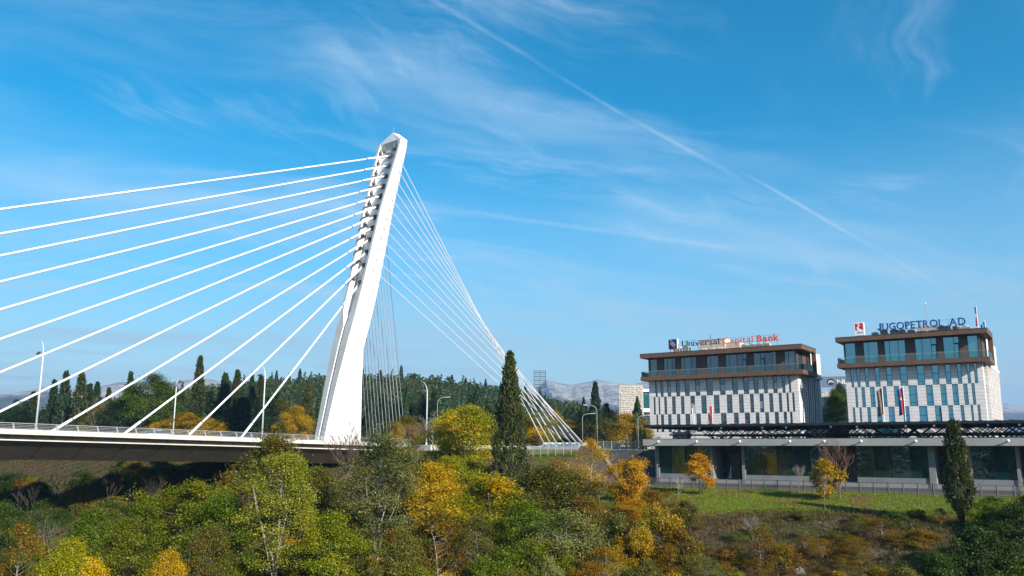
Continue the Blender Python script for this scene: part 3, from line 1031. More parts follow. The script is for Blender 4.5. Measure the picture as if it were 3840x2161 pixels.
def wall_box(mp, parent, name, mat, a, b, d0, d1, z0, z1):
    m2 = MB()
    c = [mp(u, d, z) for z in (z0, z1) for (u, d) in ((a, d0), (b, d0), (b, d1), (a, d1))]
    m2.v += c
    m2.f += [(0, 3, 2, 1), (4, 5, 6, 7), (0, 1, 5, 4), (1, 2, 6, 5), (2, 3, 7, 6), (3, 0, 4, 7)]
    return m2.build(name, mat, parent, fix=True)


def office(p0, L, dep, zslab, zroof, rows, ph, label, glass_pick, ph_glass, ov_l, ov_r, side_mat, side_lit, splits, name):
    root = empty(name, fac(p0, 0, PLAZA), ANG_F, label, 'office building')
    Z = PLAZA
    front = lambda u, d, z: (u, d, z - Z)
    right = lambda u, d, z: (L - d, u, z - Z)
    left = lambda u, d, z: (d, u, z - Z)
    s_lo, s_hi = zslab
    r_lo, r_hi = zroof
    MB().box(0.32, L - 0.32, 0.32, dep - 0.3, 0.0, s_lo - Z - 0.01).build('inner_core', core_dark, root)
    rng = random.Random(p0)
    # front: rows of windows and stone panels
    for (z0, z1, wins) in rows:
        prev = 0.0
        for (a, b) in wins + [(L, L)]:
            if a - prev > 0.02:
                wall_box(front, root, 'wall_panel', white_stone, prev + 0.008, a - 0.008, 0.0, 0.3, z0 + 0.012, z1 - 0.012)
            if b > a:
                window(root, front, a, b, z0, z1, glass_pick(rng), splits)
            prev = b
        # right side: narrow upright windows between stone panels
        prev = 0.0
        n = 9
        shift = 0.45 if int(z0) % 2 else 0.0
        for k in range(n + 1):
            a = 1.6 + k * (dep - 3.0) / n + shift
            b = a + (0.5 if k % 3 else 0.7)
            if k == n:
                a = b = dep
            wall_box(right, root, 'wall_panel', side_mat, prev + 0.008 + (0.31 if prev == 0 else 0), a - 0.008, 0.0, 0.3, z0 + 0.012, z1 - 0.012)
            if b > a:
                window(root, right, a, b, z0, z1, glass_u, (0.6,))
                if side_lit:
                    # deep upright fin between window and panel
                    wall_box(right, root, 'fin', side_mat, b + 0.02, b + 0.50, -0.5, 0.0, z0 + 0.01, z1 - 0.01)
            prev = b
        wall_box(left, root, 'wall_panel', white_stone, 0.31, dep, 0.0, 0.3, z0 + 0.012, z1 - 0.012)
    zt = rows[0][1]
    wall_box(lambda u, d, z: (u, dep - d, z - Z), root, 'wall_panel', plain_white, 0.32, L - 0.32, 0.0, 0.3, PLAZA, s_lo - 0.02)
    # slab below the penthouse, penthouse walls and glazing, roof
    yb = 8.2
    sl_ = MB().box(-ov_l, L + ov_r, -1.6, yb, s_lo - Z, s_hi - Z).build('terrace_slab', brown, root)
    rf = MB().box(-ov_l, L + ov_r, -1.6, yb, r_lo - Z, r_hi - Z).build('roof', brown, root)
    MB().box(-ov_l - 0.03, L + ov_r + 0.03, -1.63, yb + 0.03, r_hi - Z + 0.004, r_hi - Z + 0.09).build('roof_edge', frame_dark, rf)
    MB().box(L + ov_r - 0.75, L + ov_r - 0.02, yb - 0.55, yb - 0.02, s_hi - Z + 0.004, r_lo - Z - 0.004).build('end_fin', brown, root)
    MB().box(0.35, L - 0.35, 0.35, dep - 0.4, s_hi - Z + 0.01, r_lo - Z - 0.01).build('penthouse_core', core_dark, root)
    MB().box(1.0, L + 0.2, yb + 0.05, dep, s_hi - Z - 0.3, r_hi - Z - 0.35).build('rear_block', plain_white, root)
    MB().box(1.0, L + 0.45, yb + 2.6, dep - 0.2, s_lo - Z - 0.02, s_lo - Z + 0.45).build('rear_ledge', plain_white, root)
    prev = 0.0
    for i, (a, b, vs_, dr) in enumerate(ph + [(L, L, (), None)]):
        if a - prev > 0.05:
            wall_box(front, root, 'brown_panel', brown_dark, prev + 0.01, a - 0.01, 0.02, 0.3, s_hi + 0.006, r_lo - 0.006)
        if b > a:
            window(root, front, a, b, s_hi + 0.02, r_lo - 0.02, ph_glass, (), vs_, door=dr)
        prev = b
    # end wall of the penthouse: glass, brown panel, deep reveal
    wall_box(right, root, 'brown_panel', brown_dark, 3.6, yb, 0.02, 0.3, s_hi + 0.006, r_lo - 0.006)
    window(root, right, 0.32, 3.58, s_hi + 0.02, r_lo - 0.02, ph_glass, (), (0.5,))
    window(root, left, 0.32, 4.5, s_hi + 0.02, r_lo - 0.02, ph_glass, (), (0.5,))
    wall_box(left, root, 'brown_panel', brown_dark, 4.52, yb, 0.02, 0.3, s_hi + 0.006, r_lo - 0.006)
    # glass balustrade: single panes with a thin rail
    zb0, zb1 = s_hi - Z + 0.005, s_hi - Z + 1.02
    n = int((L + ov_l + ov_r) / 2.4)
    xs = np.linspace(-ov_l + 0.15, L + ov_r - 0.15, n + 1)
    for k in range(n):
        MB().box(xs[k] + 0.015, xs[k + 1] - 0.015, -1.46, -1.445, zb0, zb1).build('balustrade_pane', balu, root)
    for xx in (-ov_l + 0.15, L + ov_r - 0.15):
        for k in range(3):
            MB().box(xx - 0.008, xx + 0.008, -1.44 + k * 2.4, -1.44 + k * 2.4 + 2.37, zb0, zb1).build('balustrade_pane', balu, root)
    m2 = MB().box(-ov_l + 0.13, L + ov_r - 0.13, -1.475, -1.43, zb1 + 0.003, zb1 + 0.04)
    m2.build('handrail', steel, root)
    return root


U_PH = [(0.34, 1.83, (), None), (3.21, 5.61, (0.33, 0.7), 0), (6.7, 9.85, (0.24, 0.68), 0), (11.89, 14.21, (0.33,), 0), (15.55, 19.54, (0.18, 0.54, 0.82), 3), (20.81, 24.94, (0.31, 0.5, 0.84), 1), (26.43, 28.3, (0.38,), 0)]
U1 = [(1.33, 1.76), (2.39, 3.0), (3.84, 4.56), (5.6, 6.38), (7.36, 8.31), (9.48, 10.42), (11.65, 12.89), (14.26, 15.32), (16.66, 17.65), (18.74, 19.74), (20.65, 21.5), (22.45, 23.14), (24.12, 24.9), (25.74, 26.29), (26.9, 27.3)]
U2 = [(0.84, 1.26), (1.85, 2.21), (3.05, 3.63), (4.65, 5.41), (6.46, 7.17), (8.38, 9.29), (10.52, 11.57), (12.98, 14.07), (15.46, 16.51), (17.74, 18.62), (19.8, 20.5), (21.55, 22.32), (23.28, 24.0), (24.99, 25.56), (26.38, 26.77), (27.39, 27.77)]
U3 = [(1.31, 1.71), (2.28, 2.91), (3.74, 4.46), (5.53, 6.24), (7.26, 8.21), (9.43, 10.32), (11.74, 12.62), (14.21, 15.27), (16.66, 17.56), (18.69, 19.65), (20.67, 21.37), (22.41, 23.1), (24.12, 24.84), (25.69, 26.26), (26.82, 27.23)]
U4 = [(4.5, 8.2)]


def pick_bank(r):
    k = r.random()
    if k < 0.28:
        return [glass_u2, glass_u]
    if k < 0.46:
        return [glass_u2, blind]
    return [glass_u, glass_u]


bank = office(0.0, 28.6, 15.5, (28.25, 29.0), (32.62, 33.4),
              [(25.13, 28.24, U1), (21.78, 25.12, U2), (18.43, 21.77, U3), (15.2, 18.42, U4)], U_PH,
              'white stone office block with brown penthouse under a bank sign', pick_bank, [glass_u, glass_u, glass_u2], 1.0, 1.35, shaded_stone, False, (0.2, 0.62), 'office_building')
J_PH = [(0.21, 1.91, (), None), (3.21, 5.53, (0.33,), 0), (6.53, 9.78, (0.24, 0.67), 0), (11.23, 14.45, (0.33, 0.75), 2), (15.42, 17.73, (0.67,), 1), (18.92, 20.4, (), None)]
J1 = [(0.87, 1.28), (1.85, 2.33), (3.11, 3.7), (4.71, 5.48), (6.48, 7.38), (8.58, 9.73), (11.17, 12.3), (13.41, 14.38), (15.36, 16.13), (17.07, 17.67), (18.47, 18.9), (19.46, 19.89)]
J2 = [(1.33, 1.72), (2.38, 2.93), (3.74, 4.49), (5.75, 6.33), (7.47, 8.24), (9.72, 10.98), (12.3, 13.32), (14.43, 15.27), (16.14, 16.96), (17.72, 18.32), (18.9, 19.32)]
J3 = [(0.77, 1.14), (1.84, 2.19), (3.08, 3.63), (4.58, 5.37), (6.39, 7.32), (8.62, 9.54), (11.04, 12.24), (13.35, 14.3), (15.29, 15.97), (17.04, 17.54), (18.5, 18.81), (19.45, 19.8)]
oil = office(36.6, 20.7, 27.0, (28.9, 29.62), (33.34, 34.06),
             [(25.63, 28.89, J1), (22.26, 25.62, J2), (18.9, 22.25, J3), (15.2, 18.89, [(4.0, 8.0)])], J_PH,
             'white stone office block with teal windows under the blue rooftop letters', lambda r: glass_j, glass_j, 0.9, 1.25, white_stone, True, (0.18, 0.55), 'office_building')

# ------------------------------------------------------------------ rooftop signs and plant
navy = principled('sign_navy', (0.010, 0.016, 0.075), 0.4)
sign_orange = principled('sign_orange', (0.62, 0.085, 0.03), 0.4)
sign_blue = principled('sign_blue', (0.012, 0.075, 0.27), 0.4)
sky_blue = principled('sign_light_blue', (0.06, 0.34, 0.60), 0.4)
sign_red = principled('sign_red', (0.55, 0.012, 0.018), 0.4)
sign_white = principled('sign_white', (0.80, 0.80, 0.80), 0.5)
ac_grey = principled('plant_casing', (0.46, 0.43, 0.38), 0.6, var=0.1, vscale=2)
ac_dark = principled('plant_grille', (0.24, 0.21, 0.18), 0.6, var=0.2, vscale=3)
render_pink = principled('plant_room_render', (0.56, 0.44, 0.34), 0.85, var=0.08, vscale=1)

sg = empty('rooftop_sign', fac(5.9, -3.0, 33.5), ANG_F, 'Universal Capital Bank letters in navy and orange on the roof', 'sign')
text_meshes('Universal', 1.62, 0.16, navy, 0.0, 0.0, 1.45, sg, fit=7.55)
text_meshes('Capital', 1.62, 0.16, sign_orange, 8.3, 0.0, 1.45, sg, fit=5.75)
text_meshes('Bank', 1.66, 0.16, sign_orange, 14.8, 0.0, 1.42, sg, fit=4.1, bold=0.05)
for zz in (1.55, 2.45):
    MB().tube([(-0.1, 0.14, zz), (19.0, 0.14, zz)], 0.03, 5).build('carrier_rail', steel, sg)
for k in range(8):
    x = 0.6 + k * 2.55
    MB().tube([(x, 0.2, 0.0), (x, 0.2, 2.5)], 0.035, 5).tube([(x, 0.2, 1.5), (x, 1.0, 0.0)], 0.03, 5).build('support', steel, sg)

lg = empty('logo_sign', fac(3.1, -3.0, 33.5), ANG_F, 'square navy sign with interlocked orange and light blue hooks on the bank roof', 'sign')
MB().box(0, 1.72, 0, 0.16, 1.05, 3.0).build('board', navy, lg)
MB().box(1.725, 1.86, 0.0, 0.5, 1.05, 3.05).build('side_panel', sign_white, lg)


def hook(mat, flip, name):
    cx, cz = 0.86, 2.02
    pts = []
    def tr(x, z):
        a = math.radians(-42)
        if flip:
            x, z = -x, -z
        return (cx + x * math.cos(a) - z * math.sin(a), -0.05, cz + x * math.sin(a) + z * math.cos(a))
    pts.append(tr(0.98, -0.30))
    pts.append(tr(-0.30, -0.30))
    for k in range(1, 9):
        a = math.radians(-90 - k * 22.5)
        pts.append(tr(-0.30 + 0.20 * math.cos(a), -0.10 + 0.20 * math.sin(a)))
    pts.append(tr(0.42, 0.10))
    MB().tube(pts, 0.085, 6).build(name, mat, lg)


hook(sign_orange, False, 'emblem_hook')
hook(sky_blue, True, 'emblem_hook')
for x in (0.25, 0.9, 1.5):
    MB().tube([(x, 0.2, 0), (x, 0.2, 1.1)], 0.04, 5).tube([(x, 0.25, 1.0), (x, 1.0, 0)], 0.035, 5).build('support', steel, lg)

sg = empty('rooftop_sign', fac(41.7, -3.0, 34.15), ANG_F, 'JUGOPETROL AD in large blue letters along the roof edge', 'sign')
text_meshes('JUGOPETROL', 1.72, 0.3, sign_blue, 0.0, 0.0, 1.25, sg, fit=10.3, bold=0.03)
text_meshes('AD', 1.72, 0.3, sign_blue, 11.15, 0.0, 1.25, sg, fit=2.45, bold=0.03)
MB().tube([(0.4, 0.22, 2.3), (13.4, 0.22, 2.3)], 0.03, 5).build('carrier_rail', steel, sg)
MB().tube([(0.2, 0.22, 1.2), (13.4, 0.22, 1.2)], 0.03, 5).build('carrier_rail', steel, sg)
for k in range(7):
    x = 0.5 + k * 2.1
    MB().tube([(x, 0.25, 0), (x, 0.25, 2.3)], 0.035, 5).build('support', steel, sg)

lg = empty('logo_sign', fac(38.0, -3.0, 34.15), ANG_F, 'white box sign with red panel split by a white winding road', 'sign')
lg.scale = (0.86, 1.0, 0.88)
MB().box(0, 1.85, 0, 0.5, 0.75, 3.35).build('box', sign_white, lg)
le = [(0.55, 3.12), (0.42, 2.85), (0.62, 2.62), (0.40, 2.42), (0.50, 2.2), (0.34, 2.0), (0.42, 1.72)]
zz_l = [(0.72, 3.14), (0.55, 2.94), (0.86, 2.72), (0.46, 2.34), (0.46, 2.1), (0.62, 1.72)]
zz_r = [(1.02, 3.14), (0.82, 3.0), (1.20, 2.72), (0.84, 2.40), (0.95, 2.12), (1.62, 1.80)]
MB().poly([(0.16, -0.012, 3.14)] + [(x, -0.012, z) for x, z in zz_l] + [(0.16, -0.012, 1.72)]).build('red_panel', sign_red, lg)
MB().poly([(x, -0.012, z) for x, z in zz_r] + [(1.68, -0.012, 1.80), (1.68, -0.012, 3.14)]).build('red_panel', sign_red, lg)
text_meshes('EKO', 0.52, 0.02, principled('sign_black', (0.02, 0.02, 0.025), 0.5), 0.55, -0.01, 1.12, lg, fit=1.1)
for x in (0.35, 0.75):
    MB().tube([(x, 0.25, 0), (x, 0.25, 0.8)], 0.035, 5).build('support', steel, lg)


def ac_unit(p, q, z, w, h, d, label, grp, mat=None):
    r = empty('air_conditioner', fac(p, q, z), ANG_F, label, 'air conditioner', grp)
    MB().box(0, w, 0, d, 0.06, h).build('casing', mat or ac_grey, r)
    MB().box(0.07, w - 0.07, -0.012, 0.03, 0.16, h - 0.12).build('grille', ac_dark, r)
    MB().lathe([(w * 0.36, 0), (w * 0.36, 0.14), (w * 0.3, 0.16)], 12, (w / 2, d / 2, h)).build('fan_ring', ac_grey, r)
    MB().box(0.05, w - 0.05, 0.05, d - 0.05, -0.02, 0.058).build('feet', ac_dark, r)


ORD = ['first', 'second', 'third', 'fourth', 'fifth', 'sixth', 'seventh', 'eighth', 'ninth', 'tenth', 'eleventh', 'twelfth', 'thirteenth', 'fourteenth', 'fifteenth', 'sixteenth', 'seventeenth', 'eighteenth', 'nineteenth', 'twentieth']
ORD += [t_ + '-' + o_ for t_ in ('twenty', 'thirty', 'forty') for o_ in ORD[:9]]
xs = [40.6, 42.0, 43.6, 45.0, 46.3, 50.7, 51.9, 53.2, 54.5]
for k, x in enumerate(xs):
    ac_unit(x, -3.6, 34.16, 1.05 + 0.15 * (k % 3), 1.0 + 0.12 * ((k * 7) % 4), 1.0, ORD[k] + ' grey air conditioner from the left behind the blue rooftop letters', 'air conditioners behind the blue letters')
for k, x in enumerate([17.2, 18.7, 20.1, 21.4]):
    ac_unit(x, -4.4, 33.51, 1.2, 1.2, 1.0, ORD[k] + ' pale air conditioner from the left under the orange roof letters', 'air conditioners behind the orange letters')
for k, x in enumerate([3.0, 4.9]):
    ac_unit(x, -5.6, 33.51, 1.3, 1.8, 1.1, ('grey air conditioner behind the navy square sign', 'grey air conditioner between the square sign and the navy letters')[k], 'air conditioners by the square sign')
r = empty('plant_room', fac(8.6, -5.0, 33.4), ANG_F, 'peach coloured plant room on the bank roof behind the navy letters', 'plant room')
MB().box(0, 5.2, 0, 3.2, 0, 2.75).build('wall', render_pink, r)
MB().box(-0.1, 5.3, -0.1, 3.3, 2.755, 2.9).build('coping', plain_white, r)
MB().box(5.21, 8.0, 0.4, 3.0, 0, 2.0).build('lower_wall', render_pink, r)
for k in range(3):
    MB().loft([[(0.5 + k * 1.6, -0.9, 0.05), (1.7 + k * 1.6, -0.9, 0.05), (1.7 + k * 1.6, -0.12, 0.05), (0.5 + k * 1.6, -0.12, 0.05)], [(0.8 + k * 1.6, -0.5, 1.1), (1.6 + k * 1.6, -0.5, 1.1), (1.6 + k * 1.6, -0.12, 1.2), (0.8 + k * 1.6, -0.12, 1.2)]]).build('duct', ac_grey, r)
r = empty('plant_room', fac(47.6, -4.6, 34.1), ANG_F, 'low grey plant room with a curved duct between the blue letters', 'plant room')
MB().box(0, 2.9, 0.6, 3.0, 0, 1.9).build('wall', ac_grey, r)
MB().lathe([(0.02, 0), (1.3, 0.02), (1.15, 0.5), (0.7, 0.8), (0.05, 0.9)], 14, (0.9, -0.6, 0)).build('skylight_dome', glass_u, r)
MB().box(1.9, 3.0, -0.5, 0.5, 0.05, 0.9).build('duct', ac_grey, r)
r = empty('aerial', fac(49.2, -6.0, 34.1), ANG_F, 'thin roof aerial rising behind the blue letters', 'aerial')
MB().tube([(0, 0, 0), (0, 0, 5.6)], 0.045, 5).build('rod', steel, r)
MB().tube([(0, 0, 2.9), (0.3, 0, 2.9)], 0.02, 4).build('cross_arm', steel, r)
MB().lathe([(0.02, 0), (0.13, 0.1), (0.1, 0.28), (0.02, 0.34)], 8, (0, 0, 5.6)).build('tip', sign_white, r)
r = empty('aerial', fac(10.5, -6.2, 36.2), ANG_F, 'small dark aerial on the bank plant room', 'aerial')
MB().tube([(0, 0, 0), (0, 0, 1.2)], 0.04, 5).build('rod', dark_metal, r)
MB().tube([(-0.25, 0, 0.5), (0.25, 0, 0.6)], 0.03, 4).build('cross_arm', dark_metal, r)


# ------------------------------------------------------------------ flags
def flag_mat(name, stops, vertical=False, emblem=None):
    m = principled(name, (0.5, 0.5, 0.5), 0.8)
    N = NT(m.node_tree)
    p = N.n['Principled BSDF']
    tcn = N.node('ShaderNodeTexCoord').outputs['Object']
    sp = N.node('ShaderNodeSeparateXYZ', ins={0: tcn})
    u = sp.outputs[0] if vertical else sp.outputs[2]
    mr = N.node('ShaderNodeMapRange', ins={0: u, 1: stops[0][0], 2: stops[-1][0], 3: 0.0, 4: 1.0}).outputs[0]
    a, b_ = stops[0][0], stops[-1][0]
    c = N.ramp(mr, [((x - a) / (b_ - a), col) for x, col in stops[:-1]], 'CONSTANT')
    if emblem:
        cx, cz, rr, col = emblem
        d = N.vmath('LENGTH', N.vmath('SUBTRACT', tcn, (cx, 0, cz)))
        c = N.mix(N.math('LESS_THAN', d, rr), c, (*col, 1))
    N.l.new(c, p.inputs['Base Color'])
    return m


def flag(p, q, zb, zt, w, h, mat, label, rz=0.0, droop=0.35, side=-1):
    r = empty('flag', fac(p, q, zb), ANG_F + rz, label, 'flag', None)
    H = zt - zb
    MB().tube([(0, 0, 0), (0, 0, H)], [0.06, 0.045], 8).lathe([(0.02, 0), (0.08, 0.05), (0.02, 0.13)], 8, (0, 0, H)).build('pole', sign_white, r)
    nx, nz = 7, 12
    Vv, Ff = [], []
    for j in range(nz + 1):
        for i in range(nx + 1):
            a, t = i / nx, j / nz
            x = side * (0.06 + a * w * (1 - 0.12 * math.sin(t * 3)))
            z = H - 0.12 - t * h - a * droop * (1 - 0.3 * t)
            y = 0.13 * math.sin(a * 7 + t * 2.0) * (0.3 + a)
            Vv.append((x, y, z))
    for j in range(nz):
        for i in range(nx):
            b2 = j * (nx + 1) + i
            Ff.append((b2, b2 + 1, b2 + nx + 2, b2 + nx + 1))
    m2 = MB()
    m2.v, m2.f = Vv, Ff
    o = m2.build('cloth', mat, r, smooth=True)
    md = o.modifiers.new('thickness', 'SOLIDIFY')
    md.thickness = 0.015
    return r


HF = 21.85 - 15.2
f_white = principled('flag_white', (0.66, 0.64, 0.60), 0.85)
f_red = flag_mat('flag_red_gold', [(0.0, (0.50, 0.018, 0.014)), (9.0, (0.5, 0.02, 0.02))], emblem=(-0.3, HF - 1.4, 0.14, (0.45, 0.26, 0.03)))
flag(21.0, 30, 15.2, 21.85, 0.34, 2.75, f_white, 'white flag hanging limp on a pole before the bank', droop=0.5)
flag(23.85, 30, 15.2, 21.9, 0.42, 2.8, f_red, 'red flag hanging beside the white flag before the bank', droop=0.25)
H2 = 23.7 - 15.2
f_brown = principled('flag_brown', (0.20, 0.14, 0.11), 0.85, var=0.45, vscale=2.5)
f_blue = flag_mat('flag_blue_red', [(-0.9, (0.16, 0.14, 0.20)), (-0.62, (0.055, 0.07, 0.26)), (-0.34, (0.42, 0.03, 0.04)), (0.3, (0.45, 0.03, 0.03))], True, emblem=(-0.42, H2 - 1.7, 0.2, (0.55, 0.38, 0.04)))
flag(47.65, 30, 15.2, 23.7, 0.72, 3.5, f_brown, 'brown patterned flag hanging on a pole before the teal windows', droop=0.55)
flag(50.25, 30, 15.2, 23.6, 0.72, 3.45, f_blue, 'blue and red flag with a yellow emblem before the teal windows', droop=0.35)
f_roof = flag_mat('flag_red_white_blue', [(0.0, (0.5, 0.02, 0.04)), (2.0, (0.7, 0.68, 0.66)), (2.55, (0.10, 0.12, 0.20)), (4.2, (0, 0, 0))])
flag(57.2, -0.6, 34.1, 38.0, 0.22, 3.1, f_roof, 'thin furled red and white flag on the roof corner of the oil offices', droop=0.1)
f_sky = principled('flag_light_blue', (0.03, 0.26, 0.52), 0.8)
flag(58.0, -3.2, 34.1, 35.9, 0.6, 1.6, f_sky, 'light blue flag drooping at the roof corner of the oil offices', droop=0.7)

# ------------------------------------------------------------------ low glass building on the terrace, its canopy, wall lamps
LP0, LP1 = 21.8, 76.0
low = empty('low_glass_building', fac(LP0, 50, 11.0), ANG_F, 'long low concrete and glass pavilion with a deep grey roof beam', 'building')
LL = LP1 - LP0
lz = lambda z: z - 11.0
MB().box(0, LL, 0.0, 0.6, lz(15.93), lz(16.76)).build('roof_beam', conc, low)
MB().box(-0.02, LL, -0.02, 0.62, lz(16.764), lz(16.81)).build('beam_coping', frame_dark, low)
MB().box(0.0, LL, 0.602, 12.5, lz(16.1), lz(16.7)).build('roof_slab', conc, low)
MB().box(0.9, LL, 0.62, 12.3, lz(15.9), lz(16.09)).build('ceiling', principled('ceiling_white', (0.5, 0.5, 0.48), 0.9), low)
MB().box(0.9, LL, 1.7, 12.3, lz(10.5), lz(11.75)).build('floor', conc, low)
MB().box(0.9, LL, 12.0, 12.4, lz(11.0), lz(16.0)).build('back_wall', principled('interior_wall', (0.34, 0.38, 0.36), 0.9, var=0.3, vscale=0.4), low)
MB().box(0.9, 1.2, 1.7, 12.0, lz(10.5), lz(15.9)).build('end_wall', conc, low)
# bays: (start, end, kind) along the front, from the photo
BAYS = [(1.1, 1.45, 'post'), (1.45, 8.4, 'glass'), (8.4, 8.75, 'post'), (8.75, 12.45, 'recess'), (12.45, 12.8, 'post'), (12.8, 22.6, 'glass'), (22.6, 25.8, 'recess'), (25.8, 33.3, 'glass'), (33.3, 33.95, 'post'), (33.95, 37.2, 'recess'), (37.2, 37.5, 'post'), (37.5, 41.6, 'glass'), (41.6, 41.9, 'post'), (41.9, 46.0, 'recess'), (46.0, 46.3, 'post'), (46.3, 54.0, 'glass')]
conc_sill = principled('sill_concrete', (0.20, 0.205, 0.21), 0.9, var=0.15, vscale=0.7)
teal_blind = principled('teal_blind', (0.22, 0.42, 0.38), 0.8, var=0.2, vscale=1)
warm_room = principled('warm_curtain', (0.40, 0.24, 0.10), 0.8, var=0.3, vscale=1)
rng = random.Random(7)
for a, b_, kind in BAYS:
    if kind == 'post':
        MB().box(a, b_, 1.6, 2.3, lz(10.8), lz(15.9)).build('pillar', conc_pillar, low)
    elif kind == 'glass':
        MB().box(a, b_, 1.75, 2.1, lz(11.2), lz(12.4)).build('sill_wall', conc_sill, low)
        n = max(2, round((b_ - a) / 1.95))
        xs = np.linspace(a, b_, n + 1)
        for k in range(n):
            pane = MB().box(xs[k] + 0.03, xs[k + 1] - 0.03, 1.86, 1.88, lz(12.43), lz(15.86)).build('glass_pane', glass_low2 if rng.random() < 0.3 else glass_low, low)
            if k:
                MB().box(xs[k] - 0.028, xs[k] + 0.028, 1.83, 1.92, lz(12.41), lz(15.89)).build('mullion', frame_dark, low)
            t = rng.random()
            if t < 0.45:
                MB().box(xs[k] + 0.2, xs[k + 1] - 0.15, 2.3, 2.33, lz(13.0 + rng.random() * 1.2), lz(15.85)).build('blind', teal_blind, low)
            elif t < 0.6:
                MB().box(xs[k] + 0.3, xs[k + 1] - 0.3, 2.6, 2.65, lz(12.2), lz(14.0)).build('curtain', warm_room, low)
        MB().box(a, b_, 1.82, 1.93, lz(12.402), lz(12.43)).build('window_sill', frame_dark, low)
        if b_ - a > 6:
            for k in range(2):
                xx = a + (b_ - a) * (0.3 + 0.4 * k)
                MB().box(xx, xx + 0.5, 6.0, 6.5, lz(11.76), lz(15.89)).build('inner_column', conc_light, low)
    else:
        # recessed entrance with dark doors and a concrete return wall
        MB().box(a, b_, 5.0, 5.2, lz(11.2), lz(15.89)).build('recess_wall', core_dark, low)
        nd = max(2, round((b_ - a) / 1.2))
        xs = np.linspace(a + 0.15, b_ - 0.15, nd + 1)
        for k in range(nd):
            d = MB().box(xs[k] + 0.03, xs[k + 1] - 0.03, 4.9, 4.98, lz(11.8), lz(14.9)).build('door', glass_u2, low)
            MB().tube([(xs[k] + 0.18, 4.84, lz(12.6)), (xs[k] + 0.18, 4.84, lz(13.4))], 0.025, 5).build('handle', steel, d)
        MB().box(a - 0.05, a, 2.31, 4.98, lz(11.2), lz(15.89)).build('return_wall', conc_pillar, low)
MB().box(1.1, 54, 0.9, 1.7, lz(10.4), lz(11.35)).build('plinth', core_dark, low)
lamp_ball = principled('lamp_ball', (0.75, 0.75, 0.73), 0.35)
names = ['leftmost of the white ball lamps on the roof beam', 'second white ball lamp from the left end of the roof beam', 'third white ball lamp from the left end of the roof beam', 'fourth white ball lamp from the left end of the roof beam', 'fifth white ball lamp on the roof beam, above the bare crown', 'white ball lamp on the roof beam just right of the bare tree', 'white ball lamp on the roof beam left of the slope cypress', 'rightmost white ball lamp on the roof beam']
for k, x in enumerate((2.35, 7.5, 13.0, 19.0, 22.9, 26.9, 32.5, 41.2)):
    r = empty('wall_lamp', fac(LP0 + x, 50, 16.42), ANG_F, names[k], 'wall lamp', 'ball lamps along the roof beam')
    MB().lathe([(0.01, -0.17), (0.1, -0.14), (0.17, -0.03), (0.17, 0.04), (0.1, 0.14), (0.01, 0.17)], 12, (0, -0.42, 0)).build('globe', lamp_ball, r, smooth=True)
    MB().tube([(0, 0.0, 0), (0, -0.30, 0)], 0.06, 6).build('arm', steel, r)
    MB().lathe([(0.13, 0), (0.13, 0.03)], 10, (0, 0, 0)).build('wall_plate', steel, r).rotation_euler = (math.pi / 2, 0, 0)

can = empty('steel_canopy', fac(19.3, 44, 16.7), ANG_F, 'long dark steel lattice canopy standing on slanted struts above the low building', 'canopy')
CL, CD = 60.0, 26.0
cz = 18.58 - 16.7
for k in range(14):
    y = k * CD / 13
    MB().tube([(0 + 0.05 * y, y, cz - 0.10), (CL, y, cz - 0.10)], 0.14, 6).build('purlin', dark_metal, can)
for k in range(20):
    MB().tube([(1.0 + k * 3.0, 0.0, cz - 0.30), (1.0 + k * 3.0, CD, cz - 0.30)], 0.11, 6).build('rafter', dark_metal, can)
slat_me = MB().box(-0.62, 0.62, 0, CD, 0.0, 0.05).mesh('canopy_panel', dark_metal)
n = int(CL / 1.5)
for k in range(n):
    o = put('canopy_panel', slat_me, can)
    o.location = (0.7 + k * 1.5, -0.25, cz + 0.06)
    o.rotation_euler = (0, math.radians(9), 0)
MB().box(0.0, CL, -0.34, -0.26, cz - 0.16, cz + 0.10).build('front_edge_beam', dark_metal, can)
strut_v = MB().tube([(0, 0, cz - 1.25), (1.5, 0, cz - 0.15)], 0.06, 5).tube([(3.0, 0, cz - 1.25), (1.5, 0, cz - 0.15)], 0.06, 5).mesh('lattice_web', dark_metal)
foot_v = MB().tube([(0, 0, 0), (-1.3, 0, cz - 1.2)], 0.075, 6).tube([(0, 0, 0), (1.3, 0, cz - 1.2)], 0.075, 6).mesh('slanted_strut', dark_metal)
for row, y in enumerate((1.5, 5.5, 9.5, 13.5, 17.5, 21.5, 25.0)):
    x0 = 3.0 + row * 0.9
    MB().tube([(x0, y, cz - 1.25), (CL, y, cz - 1.25)], 0.10, 6).build('lower_chord', dark_metal, can)
    k = 0
    while x0 + k * 3.0 + 3.0 < CL:
        o = put('lattice_web', strut_v, can)
        o.location = (x0 + k * 3.0, y, 0)
        k += 1
    for k in range(9 if row % 2 == 0 else 0):
        if x0 + 2 + k * 6.0 < CL:
            o = put('slanted_strut', foot_v, can)
            o.location = (x0 + 2 + k * 6.0, y, -0.1)
            for jj in (-1, 1):
                o2 = put('slanted_strut', foot_v, can)
                o2.location = (x0 + 2 + k * 6.0, y, -0.1)
                o2.rotation_euler = (0, 0, math.radians(70 * jj))
for k in range(12):
    m2 = MB()
    m2.lathe([(0.02, -0.2), (0.11, -0.14), (0.12, 0.0), (0.03, 0.06)], 8, (2.5 + k * 4.2 + (1.2 if k % 2 else 0), 0.1, cz - 0.32))
    m2.build('spotlight', lamp_ball, can)

